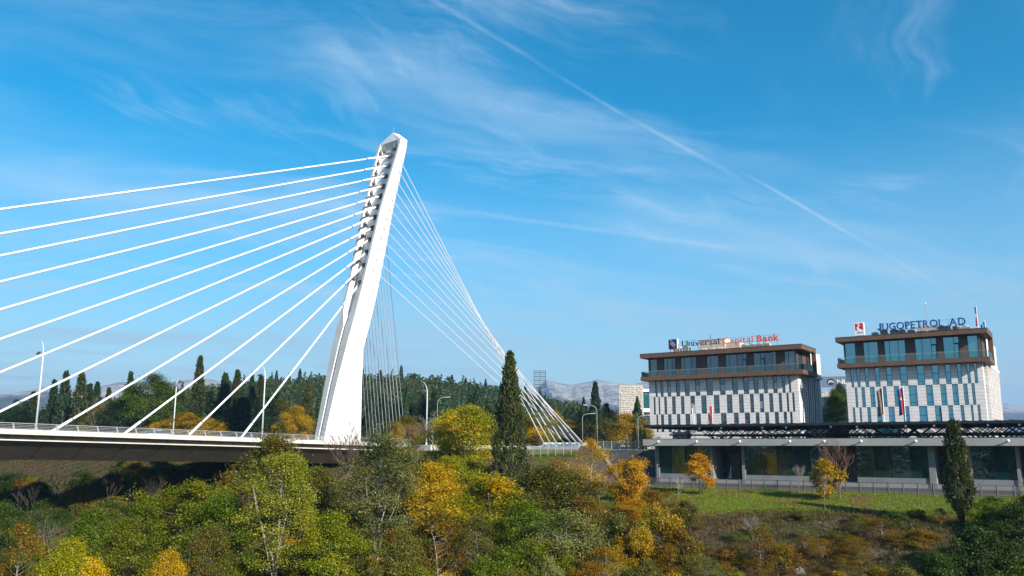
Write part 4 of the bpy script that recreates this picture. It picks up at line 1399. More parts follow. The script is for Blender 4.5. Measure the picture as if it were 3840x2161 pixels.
# ------------------------------------------------------------------ terrace walls and fences
rw = MB()
rw.loft([[fac(9.0, 43.6, 9.5), fac(30, 43.6, 9.5), fac(30, 44.4, 9.5), fac(9.0, 44.4, 9.5)], [fac(9.0, 43.2, 15.25), fac(30, 43.2, 15.25), fac(30, 43.6, 15.25), fac(9.0, 43.6, 15.25)]])
tag(rw.build('retaining_wall', principled('wall_dark_concrete', (0.075, 0.075, 0.08), 0.9, var=0.3, vscale=0.8, bump=0.3), fix=True), 'dark concrete retaining wall below the wire fence beside the pavilion', 'wall')


def picket_fence(name, path, h, post_every, pick_every, label, grp, mat, pick_r=0.012, post_r=0.035, wire=False):
    root = empty(name, path[0], 0.0, label, 'fence', grp)
    o0 = Vector(path[0])
    pk = MB()
    for a, b in zip(path[:-1], path[1:]):
        a, b = Vector(a) - o0, Vector(b) - o0
        Lg = (b - a).length
        n = max(1, round(Lg / post_every))
        for k in range(n + 1):
            if k == n and tuple(b + o0) != tuple(path[-1]):
                continue
            c = a.lerp(b, k / n)
            MB().box(c.x - post_r, c.x + post_r, c.y - post_r, c.y + post_r, c.z - 0.3, c.z + h + 0.05).build('post', mat, root)
        for zr in (0.14, h - 0.05):
            MB().tube([a + Vector((0, 0, zr)), b + Vector((0, 0, zr))], 0.022, 5).build('rail', mat, root)
        m = int(Lg / pick_every)
        for k in range(m):
            c = a.lerp(b, (k + 0.5) / m)
            pk.box(c.x - pick_r, c.x + pick_r, c.y - pick_r, c.y + pick_r, c.z + 0.08, c.z + h)
        if wire:
            for j in range(9):
                z = 0.15 + j * (h - 0.2) / 8
                pk.tube([a + Vector((0, 0, z)), b + Vector((0, 0, z))], 0.006, 3, False)
    tag(pk.build('pickets', mat, root), kind='stuff')
    return root


def gpath(pts, dz=0.0):
    out = []
    for p_, q_ in pts:
        c = fac(p_, q_)
        out.append((c.x, c.y, gz(c.x, c.y) + dz))
    return out


picket_fence('metal_fence', gpath([(22.5, 56.0), (35, 56.0), (48, 56), (62, 56), (78, 56)]), 1.18, 1.45, 0.125, 'low dark metal picket fence along the top of the lawn', None, principled('fence_paint', (0.06, 0.055, 0.055), 0.6), 0.016, 0.05)
picket_fence('wire_fence', gpath([(-4, 42.3), (12, 42.3), (30, 42.3)], 0.02), 1.35, 1.3, 0.16, 'pale wire mesh fence above the retaining wall', None, steel, 0.007, 0.03, True)
picket_fence('metal_fence', gpath([(8, 57.5), (15, 57.5), (21.5, 56.3)]), 1.5, 2.4, 0.13, 'dark metal fence in front of the brick wing wall', None, principled('fence_paint_dark', (0.03, 0.03, 0.03), 0.6), 0.014, 0.045)

# brick wing wall that slopes down to the right

brick = principled('wing_wall_brick', (0.30, 0.19, 0.12), 0.9, bump=0.3)
N_ = NT(brick.node_tree)
tcn = N_.node('ShaderNodeTexCoord').outputs['Object']
spx = N_.node('ShaderNodeSeparateXYZ', ins={0: tcn})
bt = N_.node('ShaderNodeTexBrick', ins={'Vector': N_.node('ShaderNodeCombineXYZ', ins={0: spx.outputs[0], 1: spx.outputs[2], 2: 0.0}).outputs[0], 'Color1': (0.20, 0.125, 0.075, 1), 'Color2': (0.14, 0.085, 0.05, 1), 'Mortar': (0.22, 0.18, 0.14, 1), 'Scale': 1.0, 'Mortar Size': 0.012, 'Brick Width': 0.28, 'Row Height': 0.095})
N_.l.new(bt.outputs[0], N_.n['Principled BSDF'].inputs['Base Color'])
ww = empty('wing_wall', fac(9.0, 55.2, 0), ANG_F, 'brown brick wing wall with a pale sloping coping behind the yellow bush', 'wall')
pl = [(2.5, 9.0), (13.5, 9.0), (11.75, 11.5), (9.4, 14.9), (8.3, 15.9), (6.5, 15.9), (4.0, 12.5)]
MB().loft([[(x, 0, z) for x, z in pl], [(x, 0.9, z) for x, z in pl]]).build('brick_face', brick, ww, fix=True)
MB().loft([[(x - 0.12, -0.04, z - 0.02), (x + 0.04, -0.04, z + 0.02), (x + 0.04, 0.94, z + 0.02), (x - 0.12, 0.94, z - 0.02)] for x, z in ((13.6, 9.0), (11.85, 11.5), (9.5, 14.9), (8.4, 15.95))]).build('coping', brick, ww, fix=True)

# ------------------------------------------------------------------ buildings further back
stone_rough = principled('rough_stone', (0.46, 0.42, 0.36), 0.9, var=0.12, vscale=2.0, bump=1.0, bscale=2.2)
DD = 3840.0 / 2576.0


def bearing_x(uD, Y):
    return (uD - 1288.0) / 2120.0 * Y / 1.017


sb = empty('stone_building', (bearing_x(1560, 235), 235, 15.2), ANG_F * 0.2, 'pale rough stone block tower beside the bank with a glazed rear wing', 'building')
hS = top_z(969, 235) - 15.2
wS = bearing_x(1621, 235) - bearing_x(1560, 235)
core = MB().box(0, wS, 0, 9, 0, hS).build('stone_wall', stone_rough, sb)
# protruding stones, one by one
rng = random.Random(3)
st_me = [MB().loft([[(-a, 0, -c), (a, 0, -c), (a, 0, c), (-a, 0, c)], [(-a * 0.7, -0.16, -c * 0.6), (a * 0.75, -0.16, -c * 0.7), (a * 0.7, -0.16, c * 0.6), (-a * 0.6, -0.16, c * 0.7)]]).mesh('stone', stone_rough) for a, c in ((0.30, 0.19), (0.22, 0.16), (0.36, 0.15), (0.18, 0.22), (0.26, 0.24))]
rows_s, cols_s = int(hS / 0.6), 10
for j in range(rows_s):
    for i in range(cols_s):
        if rng.random() < 0.12:
            continue
        o = put('stone', st_me[rng.randrange(5)], sb)
        o.rotation_euler = (0, rng.uniform(-0.2, 0.2), 0)
        o.location = ((i + 0.5 + (0.25 if j % 2 else -0.15) + rng.uniform(-.25, .25)) * wS / cols_s, -0.002 - 0.004 * rng.random(), 0.4 + j * 0.6 + rng.uniform(-.1, .1))
        if o.location.x > wS - 0.5:
            o.location.x = wS - 0.52
        if o.location.x < 0.5:
            o.location.x = 0.52
MB().box(-0.1, wS + 0.1, -0.1, 9.1, hS + 0.003, hS + 0.14).build('coping', conc, sb)
h2 = top_z(986, 240) - 15.2
MB().box(wS + 0.01, wS + 14, 1.5, 8, 0, h2 * 0.98).build('rear_wing', core_dark, sb)
MB().box(wS + 0.01, wS + 14.3, 1.0, 8.4, h2 * 0.98 + 0.003, h2 * 1.03).build('wing_roof', plain_white, sb)
for k in range(7):
    for j in range(2):
        z0 = (0.35, h2 * 0.70)[j]
        z1 = (h2 * 0.62, h2 * 0.96)[j]
        MB().box(wS + 0.25 + k * 1.9, wS + 1.95 + k * 1.9, 1.42, 1.48, z0, z1).build('window', glass_j if (k + j) % 3 else glass_u, sb)
MB().box(wS + 0.02, wS + 14, 1.2, 1.5, h2 * 0.625, h2 * 0.69).build('band', plain_white, sb)
MB().box(wS + 3.0, wS + 6.5, 3, 5, h2 * 1.03 + 0.003, h2 * 1.03 + 0.7).build('roof_plant', dark_metal, sb)

Yn = 260.0
nb = empty('bank_hall', (bearing_x(2068, Yn), Yn, 15.2), ANG_F * 0.4, 'glass building with a tiled roof and grey roof board behind the two office blocks', 'building')
hN = top_z(1000, Yn) - 15.2
MB().box(0, 34, 0, 12, 0, hN).build('wall', glass_u, nb)
for k in range(12):
    MB().box(0.3 + k * 2.8, 2.9 + k * 2.8, -0.08, -0.02, hN * 0.55, hN * 0.72).build('window', glass_j, nb)
    MB().box(0.3 + k * 2.8, 2.9 + k * 2.8, -0.08, -0.02, hN * 0.76, hN * 0.96).build('window', glass_u, nb)
tile = principled('pale_roof_tile', (0.42, 0.37, 0.30), 0.9, var=0.2, vscale=2)
hT = top_z(985, Yn) - 15.2
MB().loft([[(-0.6, -1.0, hN), (35, -1.0, hN), (35, 12.5, hN), (-0.6, 12.5, hN)], [(1.2, 3.0, hT), (33, 3.0, hT), (33, 9, hT), (1.2, 9, hT)]]).build('roof', tile, nb, fix=True)
bd = empty('roof_board', (bearing_x(2080, Yn), Yn + 1.2, 15.2), ANG_F * 0.4, 'grey roof board with a round navy emblem and the letters NL', 'sign')
zb0, zb1 = top_z(975, Yn + 1) - 15.2, top_z(948, Yn + 1) - 15.2
MB().box(0, 16, 0, 0.4, zb0, zb1).build('board', principled('board_grey_blue', (0.11, 0.14, 0.18), 0.7), bd)
for x in (1, 6, 11):
    MB().box(x, x + 0.2, 0.15, 0.35, hT - 0.5, zb0 - 0.003).build('support', steel, bd)
em = MB().lathe([(1.05, 0), (1.05, 0.06)], 28).build('emblem_disc', navy, bd)
em.rotation_euler = (math.pi / 2, 0, 0)
em.location = (2.75, -0.01, (zb0 + zb1) / 2)
MB().tube([(2.0, -0.09, (zb0 + zb1) / 2 - 0.4), (2.4, -0.09, (zb0 + zb1) / 2 + 0.25), (2.9, -0.09, (zb0 + zb1) / 2 + 0.3), (2.75, -0.09, (zb0 + zb1) / 2 - 0.1), (3.3, -0.09, (zb0 + zb1) / 2 + 0.1), (3.5, -0.09, (zb0 + zb1) / 2 - 0.3)], [0.1, 0.2, 0.2, 0.16, 0.2, 0.1], 6).build('emblem_mark', sign_white, bd)
text_meshes('NLB', 1.9, 0.1, sign_white, 4.7, -0.06, (zb0 + zb1) / 2 - 0.65, bd, fit=4.2)

# stadium floodlight mast
Yf = 420.0
fx = bearing_x(1359, Yf)
zt, zb_ = top_z(933, Yf), top_z(974, Yf)
fl = empty('floodlight_mast', (fx, Yf, gz(fx, Yf)), 0.15, 'stadium floodlight mast with rows of lamps on a lattice rack', 'floodlight')
base = gz(fx, Yf)
w = bearing_x(1374, Yf) - bearing_x(1344, Yf)
m2 = MB()
for sx in (-0.8, 0.8):
    for sy in (-0.8, 0.8):
        m2.tube([(sx * 1.5, sy * 1.5, 0), (sx * 0.6, sy * 0.6, zb_ - base)], 0.10, 4)
nseg = 12
for k in range(nseg):
    z0, z1 = k / nseg * (zb_ - base), (k + 1) / nseg * (zb_ - base)
    for sy in (-0.8, 0.8):
        m2.tube([(-1.0, sy, z0), (1.0, sy, z1)], 0.05, 3)
        m2.tube([(1.0, sy, z0), (-1.0, sy, z1)], 0.05, 3)
m2.build('lattice_mast', dark_metal, fl)
m2 = MB()
for j in range(5):
    z = zb_ - base + j * (zt - zb_) / 4
    m2.tube([(-w / 2, 0, z), (w / 2, 0, z)], 0.09, 4)
for i in range(3):
    x = -w / 2 + i * w / 2
    m2.tube([(x, 0, zb_ - base), (x, 0, zt - base)], 0.09, 4)
m2.box(-w / 2 - 0.2, w / 2 + 0.2, -0.5, 0.5, zb_ - base - 0.25, zb_ - base - 0.1)
m2.build('rack', dark_metal, fl)
lamp_me = MB().lathe([(0.08, -0.25), (0.32, -0.05), (0.36, 0.2), (0.02, 0.22)], 8).mesh('flood_lamp', darkish)
for j in range(4):
    for i in range(7):
        o = put('flood_lamp', lamp_me, fl)
        o.location = (-w / 2 + (i + 0.5) * w / 7, -0.35, zb_ - base + (j + 0.55) * (zt - zb_) / 4)
        o.rotation_euler = (math.radians(110), 0, 0)

# ------------------------------------------------------------------ a car on the bridge
car_paint = principled('car_paint', (0.55, 0.57, 0.60), 0.25, metal=0.3)
car = empty('car', brg(-30.0, 5.2, deck_z(-30) - 0.35), ANG_B, 'silver car crossing the bridge behind the railing', 'car')
prof = [(-2.2, 0.35), (2.15, 0.35), (2.2, 0.65), (1.9, 0.85), (0.95, 0.95), (-1.9, 0.98), (-2.2, 0.75)]
MB().loft([[(x, -0.86, z) for x, z in prof], [(x, 0.86, z) for x, z in prof]]).build('body', car_paint, car, fix=True)
cab = [(-1.75, 0.97), (0.95, 0.95), (0.25, 1.42), (-1.15, 1.46)]
cb = MB().loft([[(x, -0.74 if z > 1.2 else -0.82, z) for x, z in cab], [(x, 0.74 if z > 1.2 else 0.82, z) for x, z in cab]]).build('cabin', glass_u2, car, fix=True)
MB().box(-1.1, 0.22, -0.72, 0.72, 1.43, 1.50).build('roof', car_paint, car)
for x in (-1.35, 1.35):
    for y in (-0.8, 0.8):
        wl = MB().lathe([(0.31, -0.1), (0.33, -0.06), (0.33, 0.06), (0.31, 0.1)], 14).build('wheel', principled('tyre', (0.02, 0.02, 0.02), 0.9) if 'tyre' not in MATS else MATS['tyre'], car)
        wl.rotation_euler = (math.pi / 2, 0, 0)
        wl.location = (x, y, 0.33)

# ------------------------------------------------------------------ plants
def leaf_quads(C, size, rs, up=0.35, out=None, elong=1.0, sizevar=0.35):
    """one diamond leaf at each point of C; leans by up (world up) and out (direction away from the crown's axis)"""
    n = len(C)
    nr = rs.normal(size=(n, 3))
    nr /= np.linalg.norm(nr, axis=1)[:, None] + 1e-9
    nr[:, 2] += up
    if out is not None:
        nr += out * 0.5
    nr /= np.linalg.norm(nr, axis=1)[:, None] + 1e-9
    t = rs.normal(size=(n, 3))
    a = np.cross(nr, t)
    a /= np.linalg.norm(a, axis=1)[:, None] + 1e-9
    b = np.cross(nr, a)
    s = size * (1 + sizevar * (rs.random(n) * 2 - 1))
    a = a * (s * elong)[:, None]
    b = b * (s * 0.55)[:, None]
    Vv = np.stack([C - a, C + b, C + a, C - b], 1).reshape(-1, 3)
    Ff = np.arange(4 * n).reshape(-1, 4)
    return Vv, Ff


def skeleton(clumps, H, trunk_h, r0, rs, lean=(0, 0), nseg=5, stems=1):
    mb = MB()
    if stems > 1:
        # several slim stems that part near the ground
        hi_c = sorted(clumps, key=lambda c: -c[2])[:len(clumps) // 2]
        for k in range(stems - 1):
            c = Vector(hi_c[int(rs.random() * len(hi_c))])
            b0 = Vector((rs.normal() * 0.12, rs.normal() * 0.12, -0.2))
            m1 = b0.lerp(c, 0.35) + Vector((rs.normal() * 0.1 - c.x * 0.12, rs.normal() * 0.1 - c.y * 0.12, 0.0))
            m2 = b0.lerp(c, 0.7) + Vector((rs.normal() * 0.12, rs.normal() * 0.12, 0.0))
            mb.tube([b0, m1, m2, c], [r0 * 0.30, r0 * 0.24, r0 * 0.16, r0 * 0.05], 6, False)
        r0 = r0 * 0.42
    tp = []
    tr = []
    topz = H * 0.86
    for k in range(nseg + 1):
        t = k / nseg
        tp.append((lean[0] * t * t + 0.12 * math.sin(t * 5 + r0 * 40) * t, lean[1] * t * t + 0.10 * math.cos(t * 4 + r0 * 30) * t, t * topz))
        tr.append(r0 * (1 - 0.88 * t))
    mb.tube(tp, tr, 7)
    tz = [p[2] for p in tp]
    for c in clumps:
        z = max(trunk_h * 0.8, min(topz * 0.97, c[2] - (0.35 + 0.5 * rs.random()) * math.hypot(c[0], c[1])))
        x = float(np.interp(z, tz, [p[0] for p in tp]))
        y = float(np.interp(z, tz, [p[1] for p in tp]))
        rr = max(0.018, float(np.interp(z, tz, tr)) * 0.42)
        s = Vector((x, y, z))
        e = Vector(c)
        m = s.lerp(e, 0.5) + Vector((0, 0, -0.10 * (e - s).length))
        mb.tube([s, m, e], [rr, rr * 0.6, rr * 0.22], 4, False)
    return mb


def broadleaf(seed, H=9.0, R=3.4, trunk=0.18, shape='round', nclump=62, per=150, leaf=0.17, crad=0.85, up=0.45, gap=0.0, elong=1.0, stems=1):
    """returns (trunk MB, leaf verts, leaf faces)"""
    rs = np.random.RandomState(seed)
    cl = []
    tries = 0
    while len(cl) < nclump and tries < 8000:
        tries += 1
        t = rs.random() ** 0.85
        z = H * (trunk + (1 - trunk) * t)
        if shape == 'round':
            env = math.sqrt(max(0, 1 - (2 * t - 0.9) ** 2)) if 0 <= (2 * t - 0.9 + 1) <= 2.2 else 0
        elif shape == 'tall':
            env = (min(1, t * 3.2) ** 0.7) * (1 - t ** 2.2) * 0.95 + 0.06
        elif shape == 'oval':
            env = math.sin(math.pi * (0.14 + 0.80 * t)) ** 0.7
        elif shape == 'flat':
            env = 0.45 + 0.6 * t - 0.35 * max(0, t - 0.7)
        elif shape == 'dome':
            env = math.sqrt(max(0, 1 - t * t * 0.96))
        else:
            env = 1 - 0.7 * t
        a = rs.random() * 2 * math.pi
        lob = 1 + 0.22 * math.sin(a * 3 + seed) + 0.14 * math.sin(a * 5 + seed * 2.1 + t * 6)
        rr = R * env * lob * math.sqrt(0.12 + 0.88 * rs.random())
        p = np.array([rr * math.cos(a), rr * math.sin(a), z])
        if mnoise.noise(Vector((p[0] * 0.55 + seed, p[1] * 0.55, p[2] * 0.55))) < -0.28 + gap:
            continue
        cl.append(p)
    cl = np.array(cl)
    C = []
    for c in cl:
        k = int(per * (0.55 + 0.9 * rs.random()))
        g = rs.normal(size=(k, 3)) * np.array([1, 1, 0.62]) * crad * (0.55 + 0.25 * rs.random())
        # leaves gather on the outer, upper skin of a clump
        C.append(c + g)
    C = np.concatenate(C)
    C = C[C[:, 2] > H * trunk * 0.5]
    out = C - np.array([0, 0, H * 0.45])
    out /= np.linalg.norm(out, axis=1)[:, None] + 1e-9
    Vv, Ff = leaf_quads(C, leaf, rs, up, out, elong)
    sk = skeleton(cl, H, H * trunk, 0.018 * H, rs, (rs.normal() * 0.3, rs.normal() * 0.3), stems=stems)
    return sk, Vv, Ff


def cypress_mesh(seed, H=12.0, R=1.5, n=9000, leaf=0.26, ragged=0.25, taper=0.75, base=0.04, belly=0.0):
    rs = np.random.RandomState(seed)
    t = rs.random(n) ** 0.8
    z = H * (base + (1 - base) * t)
    a = rs.random(n) * 2 * np.pi
    env = np.minimum(1, (t + 0.05) * 5) ** 0.5 * (1 - t) ** taper
    if belly:
        env = np.minimum(1, (t + 0.04) * 2.2 / belly) ** 0.8 * (1 - t ** 1.6) ** taper + 0.10 * (1 - t)
    lob = 1 + ragged * np.sin(a * 3 + z * 1.3 + seed) + ragged * 0.8 * np.sin(a * 5 - z * 2.1 + seed * 2) + ragged * 0.7 * np.sin(z * 4.0 + a * 2)
    rr = R * env * lob * (0.62 + 0.42 * np.sqrt(rs.random(n)))
    rr = np.maximum(rr, 0.06 * rs.random(n))
    C = np.stack([rr * np.cos(a), rr * np.sin(a), z], 1)
    nr = np.stack([np.cos(a), np.sin(a), 0.35 * np.ones(n)], 1) + rs.normal(size=(n, 3)) * 0.55
    nr /= np.linalg.norm(nr, axis=1)[:, None]
    upv = np.stack([0.35 * np.cos(a), 0.35 * np.sin(a), np.ones(n)], 1) + rs.normal(size=(n, 3)) * 0.25
    b = np.cross(nr, upv)
    b /= np.linalg.norm(b, axis=1)[:, None] + 1e-9
    up_ = np.cross(b, nr)
    s = leaf * (0.6 + 0.8 * rs.random(n))
    A = up_ * s[:, None]
    Bv = b * (s * 0.42)[:, None]
    Vv = np.stack([C - A * 0.7, C + Bv, C + A, C - Bv], 1).reshape(-1, 3)
    return MB().tube([(0, 0, -0.3), (0, 0, H * 0.5), (0, 0, H * 0.9)], [0.017 * H, 0.010 * H, 0.003 * H], 6), Vv, np.arange(4 * n).reshape(-1, 4)


def spray_cypress(seed, H, prof, nspray, per, leaf, tip=0.35, base=0.0):
    """cypress made of upswept sprays of scale leaves; prof = [(height share, radius)]"""
    rs = np.random.RandomState(seed)
    CC, AX = [], []
    ts, rr_ = [p[0] for p in prof], [p[1] for p in prof]
    for _ in range(nspray):
        t = rs.random() ** 0.9
        a = rs.random() * 6.283
        r = float(np.interp(t, ts, rr_))
        z = H * t
        r *= 1 + 0.30 * mnoise.noise(Vector((math.cos(a) * 1.6 + seed, math.sin(a) * 1.6, z * 0.55))) + 0.22 * mnoise.noise(Vector((math.cos(a) * 4, math.sin(a) * 4 + seed, z * 1.5)))
        r *= 0.72 + 0.30 * rs.random()
        c = np.array([r * math.cos(a), r * math.sin(a), z])
        ax = np.array([0.45 * math.cos(a), 0.45 * math.sin(a), 1.0]) + rs.normal(size=3) * 0.22
        ax /= np.linalg.norm(ax)
        ln = (0.45 + 0.5 * rs.random()) * (0.6 + 0.4 * min(1, r))
        k = int(per * (0.6 + 0.8 * rs.random()))
        tt = rs.random(k)
        g = rs.normal(size=(k, 3)) * (0.17 * (1.15 - tt))[:, None]
        CC.append(c + ax * (tt * ln)[:, None] + g)
        AX.append(np.repeat(ax[None], k, 0))
    C = np.concatenate(CC)
    A = np.concatenate(AX) + rs.normal(size=C.shape) * 0.4
    A /= np.linalg.norm(A, axis=1)[:, None]
    b = np.cross(A, rs.normal(size=C.shape))
    b /= np.linalg.norm(b, axis=1)[:, None] + 1e-9
    s = leaf * (0.6 + 0.8 * rs.random(len(C)))
    Av, Bv = A * s[:, None], b * (s * 0.5)[:, None]
    Vv = np.stack([C - Av * 0.7, C + Bv, C + Av, C - Bv], 1).reshape(-1, 3)
    return MB().tube([(0, 0, -0.3), (0.1, 0, H * 0.5), (0, 0, H * 0.92)], [0.018 * H, 0.011 * H, 0.003 * H], 7), Vv, np.arange(len(Vv)).reshape(-1, 4)


def bare_mesh(seed, H=7.0, spread=0.5, levels=5, thick=0.014, trunk=0.25, kids=(3, 4), droop=0.0):
    rs = random.Random(seed)
    mb = MB()
    tips = []

    def grow(p, d, ln, r, lv):
        n = 3
        pts = [p]
        q = p.copy()
        dd = d.copy()
        for _ in range(n):
            dd = (dd + Vector((rs.gauss(0, .12), rs.gauss(0, .12), rs.gauss(0.05, .08)))).normalized()
            q = q + dd * ln / n
            pts.append(q.copy())
        mb.tube(pts, [r, r * 0.85, r * 0.7, r * 0.55], 6 if lv == 0 else (4 if lv < 3 else 3), False)
        if lv >= levels:
            tips.append(q.copy())
            return
        for _ in range(rs.randint(*kids)):
            t = rs.uniform(0.45, 1.0) if lv else rs.uniform(0.75, 1.0)
            s = pts[min(n, int(t * n + 0.5))]
            ax = Vector((rs.gauss(0, 1), rs.gauss(0, 1), rs.gauss(0.15 - droop, .4))).normalized()
            nd = (dd + ax * spread * rs.uniform(0.7, 1.4)).normalized()
            grow(s, nd, ln * rs.uniform(0.62, 0.82), r * 0.56, lv + 1)

    grow(Vector((0, 0, -0.2)), Vector((0, 0, 1)), H * trunk + 0.2, H * thick, 0)
    return mb, tips


PROTO = {}


def proto(key, parts):
    PROTO[key] = parts          # list of (part name, mesh, height, radius)


def add_leafy(key, res, bark_m, leaf_m, H, R):
    sk, Vv, Ff = res
    PROTO[key] = dict(H=H, R=R, parts=[('trunk', sk.mesh('trunk', bark_m, True)), ('crown', quads_mesh('crown', Vv, Ff, leaf_m))])


for i in range(4):
    add_leafy('round%d' % i, broadleaf(11 + i, 9, 3.4, 0.16, 'round', 84, 290, 0.095), bark, lf_green, 9, 3.6)
for i in range(3):
    add_leafy('tall%d' % i, broadleaf(31 + i, 12, 2.6, 0.17, 'oval', 100, 240, 0.075, 0.66, gap=0.10, stems=5), bark_pale, lf_birch, 12, 2.8)
for i in range(3):
    add_leafy('sumac%d' % i, broadleaf(51 + i, 6, 2.9, 0.30, 'flat', 56, 400, 0.062, 0.54, 0.8, elong=1.5), bark, lf_lime, 6, 3.2)
for i in range(5):
    add_leafy('shrub%d' % i, broadleaf(71 + i, 3.2, 2.5, 0.02, 'dome', 54, 260, 0.078, 0.50), bark, lf_olive, 3.4, 2.8)
for i in range(3):
    add_leafy('thin%d' % i, broadleaf(91 + i, 5.5, 2.3, 0.12, 'round', 56, 130, 0.064, 0.58, gap=0.08), bark_grey, lf_olive, 5.6, 2.5)
for i in range(3):
    add_leafy('small%d' % i, broadleaf(101 + i, 3.2, 1.1, 0.16, 'round', 40, 130, 0.07, 0.32), bark, lf_orange, 3.3, 1.2)
for i in range(2):
    add_leafy('pine%d' % i, broadleaf(121 + i, 12, 4.6, 0.10, 'round', 120, 300, 0.105, 0.9, 0.8), bark, lf_pine, 12, 4.9)
for i in range(3):
    add_leafy('cypress%d' % i, spray_cypress(141 + i, 13.6, [(0.0, 1.0), (0.1, 1.35), (0.3, 1.5), (0.5, 1.3 - 0.1 * i), (0.68, 0.95 - 0.1 * i), (0.82, 0.58), (0.93, 0.28), (1.0, 0.05)], 420, 34, 0.16), bark, lf_conifer, 14, 1.65)
add_leafy('big_cypress', spray_cypress(151, 13.3, [(0.0, 2.2), (0.12, 2.5), (0.3, 2.15), (0.45, 1.75), (0.6, 1.3), (0.72, 0.95), (0.85, 0.58), (0.95, 0.26), (1.0, 0.05)], 900, 42, 0.115), bark, lf_cypress, 13.7, 2.6)
add_leafy('slope_cypress', spray_cypress(153, 8.8, [(0.0, 0.0), (0.10, 0.05), (0.16, 0.9), (0.28, 1.65), (0.40, 1.75), (0.56, 1.4), (0.70, 1.15), (0.84, 0.85), (0.94, 0.6), (1.0, 0.25)], 640, 40, 0.10), bark_grey, lf_cypress, 9.1, 1.8)
for i in range(2):
    add_leafy('conifer%d' % i, cypress_mesh(161 + i, 12, 3.0, 9000, 0.34, 0.22, 0.9), bark, lf_conifer, 12, 3.0)
for i in range(4):
    mbz, tips = bare_mesh(181 + i, 7, 0.62, 4 + (i % 2), 0.012, 0.22)
    zs = [v[2] for v in mbz.v]
    xs_ = [math.hypot(v[0], v[1]) for v in mbz.v]
    PROTO['bare%d' % i] = dict(H=max(zs), R=max(xs_) * 0.8, parts=[('trunk', mbz.mesh('trunk', bark_grey))])


def plant(key, uD, vt, Y, wD, label, cat='tree', name='tree', leafm=None, barkm=None, group=None, rz=None, sink=0.15, grow_to=None, x=None):
    """stands a plant on the ground at forward distance Y; vt gives how high its top reaches, wD how wide it spreads"""
    P = PROTO[key]
    if x is None:
        x, y, z = spot(uD, Y)
    else:
        y, z = Y, gz(x, Y)
    h = (top_z(vt, Y) - z) if vt is not None else grow_to
    h = max(h, 0.6)
    wid = wD / 2120.0 * Y
    r = empty(name, (x, y, z - sink), rz if rz is not None else (uD * 1.37 + Y) % 6.28, label, cat, group)
    r.scale = (wid / (2 * P['R']), wid / (2 * P['R']), (h + sink) / P['H'])
    for nm, me in P['parts']:
        o = put(nm, me, r)
        if nm == 'crown' and leafm:
            set_mat(o, leafm)
        if nm == 'trunk' and barkm:
            set_mat(o, barkm)
    return r


# --- on the river bank, in front of the bridge
plant('tall0', 712, 1150, 78, 185, 'pale green birch-like tree with many white stems below the deck', leafm=lf_birch, barkm=bark_pale, name='birch_tree')
plant('tall1', 960, 1092, 84, 205, 'tall grey-green tree with a white trunk in front of the pylon foot', leafm=lf_poplar, barkm=bark_pale, name='poplar_tree')
plant('round1', 690, 1108, 98, 200, 'olive and rust tree rising against the bridge girder', leafm=lf_olive)
plant('sumac0', 452, 1222, 84, 235, 'bright lime tree with flat sprays in the dark shadow below the deck', leafm=lf_lime, name='sumac_tree')
plant('round2', 575, 1250, 80, 170, 'fresh green tree between the lime tree and the birch', leafm=lf_green)
plant('round0', 800, 1185, 96, 150, 'dull green tree right of the birch under the deck edge', leafm=lf_olive)
plant('round3', 1088, 1175, 90, 165, 'golden yellow tree left of the tall cypress on the bank', leafm=lf_yellow)
plant('sumac1', 1163, 1152, 100, 140, 'yellow-green sumac beside the golden bank tree', leafm=lf_ygreen, name='sumac_tree')
plant('round1', 1238, 1208, 82, 230, 'broad yellow-green tree at the foot of the tall cypress', leafm=lf_ygreen)
plant('round2', 1372, 1180, 86, 240, 'olive-yellow tree right of the tall cypress foot', leafm=lf_olive)
plant('thin0', 1110, 1292, 74, 150, 'rust brown thin shrub below the golden tree', 'shrub', 'shrub', lf_rust)
plant('thin1', 1420, 1285, 74, 210, 'grey-olive thin tree in the centre of the bank', leafm=lf_poplar, barkm=bark_pale)
plant('round0', 1180, 1030, 122, 170, 'large yellow and green tree left of the tall cypress', leafm=lf_ygreen)
plant('round3', 1130, 1040, 128, 110, 'yellow topped tree behind the bare bushes near the back stays', leafm=lf_ygreen)
plant('round2', 1350, 1042, 182, 150, 'yellow and green tree right of the tall cypress at the cable feet', leafm=lf_ygreen)
plant('big_cypress', 1283, 883, 106, 96, 'tall dark cypress standing alone in front of the back stays', name='cypress_tree', rz=0.4)
plant('thin2', 1484, 1108, 101, 110, 'twiggy bush with an orange-yellow top over the brick wing wall', 'shrub', 'bush', lf_gold)
plant('sumac2', 1578, 1162, 88, 112, 'orange sumac with bare lower stem left of the lawn', leafm=lf_orange, name='sumac_tree')
plant('sumac0', 1588, 1262, 86, 90, 'lower orange sumac spray below the larger orange sumac', leafm=lf_orange, name='sumac_tree')
plant('round0', 447, 1396, 70, 105, 'round orange bush at the bottom edge among green shrubs', 'shrub', 'bush', lf_gold)
plant('bare0', 165, 1300, 82, 150, 'bare branching tree above green shrubs at lower left', 'tree', 'bare_tree', barkm=bark)
plant('bare1', 885, 1045, 112, 170, 'bare twiggy tree in front of the white pylon base', 'tree', 'bare_tree', barkm=bark)
plant('bare2', 1092, 1030, 138, 110, 'bare grey tree behind the slim lamp near the back stays', 'tree', 'bare_tree')
plant('bare3', 1042, 1055, 130, 100, 'bare reddish tree at the end of the bridge railing', 'tree', 'bare_tree', barkm=twig_red)
plant('bare3', 620, 1235, 88, 60, 'small red-brown bare sapling below the girder', 'tree', 'bare_tree', barkm=twig_red)
plant('bare1', 1606, 1142, 95, 40, 'red-brown bare sapling behind the orange sumac', 'tree', 'bare_tree', barkm=twig_red)
plant('bare2', 235, 1180, 125, 90, 'bare dark tree on the slope under the bridge', 'tree', 'bare_tree', barkm=bark_dark)
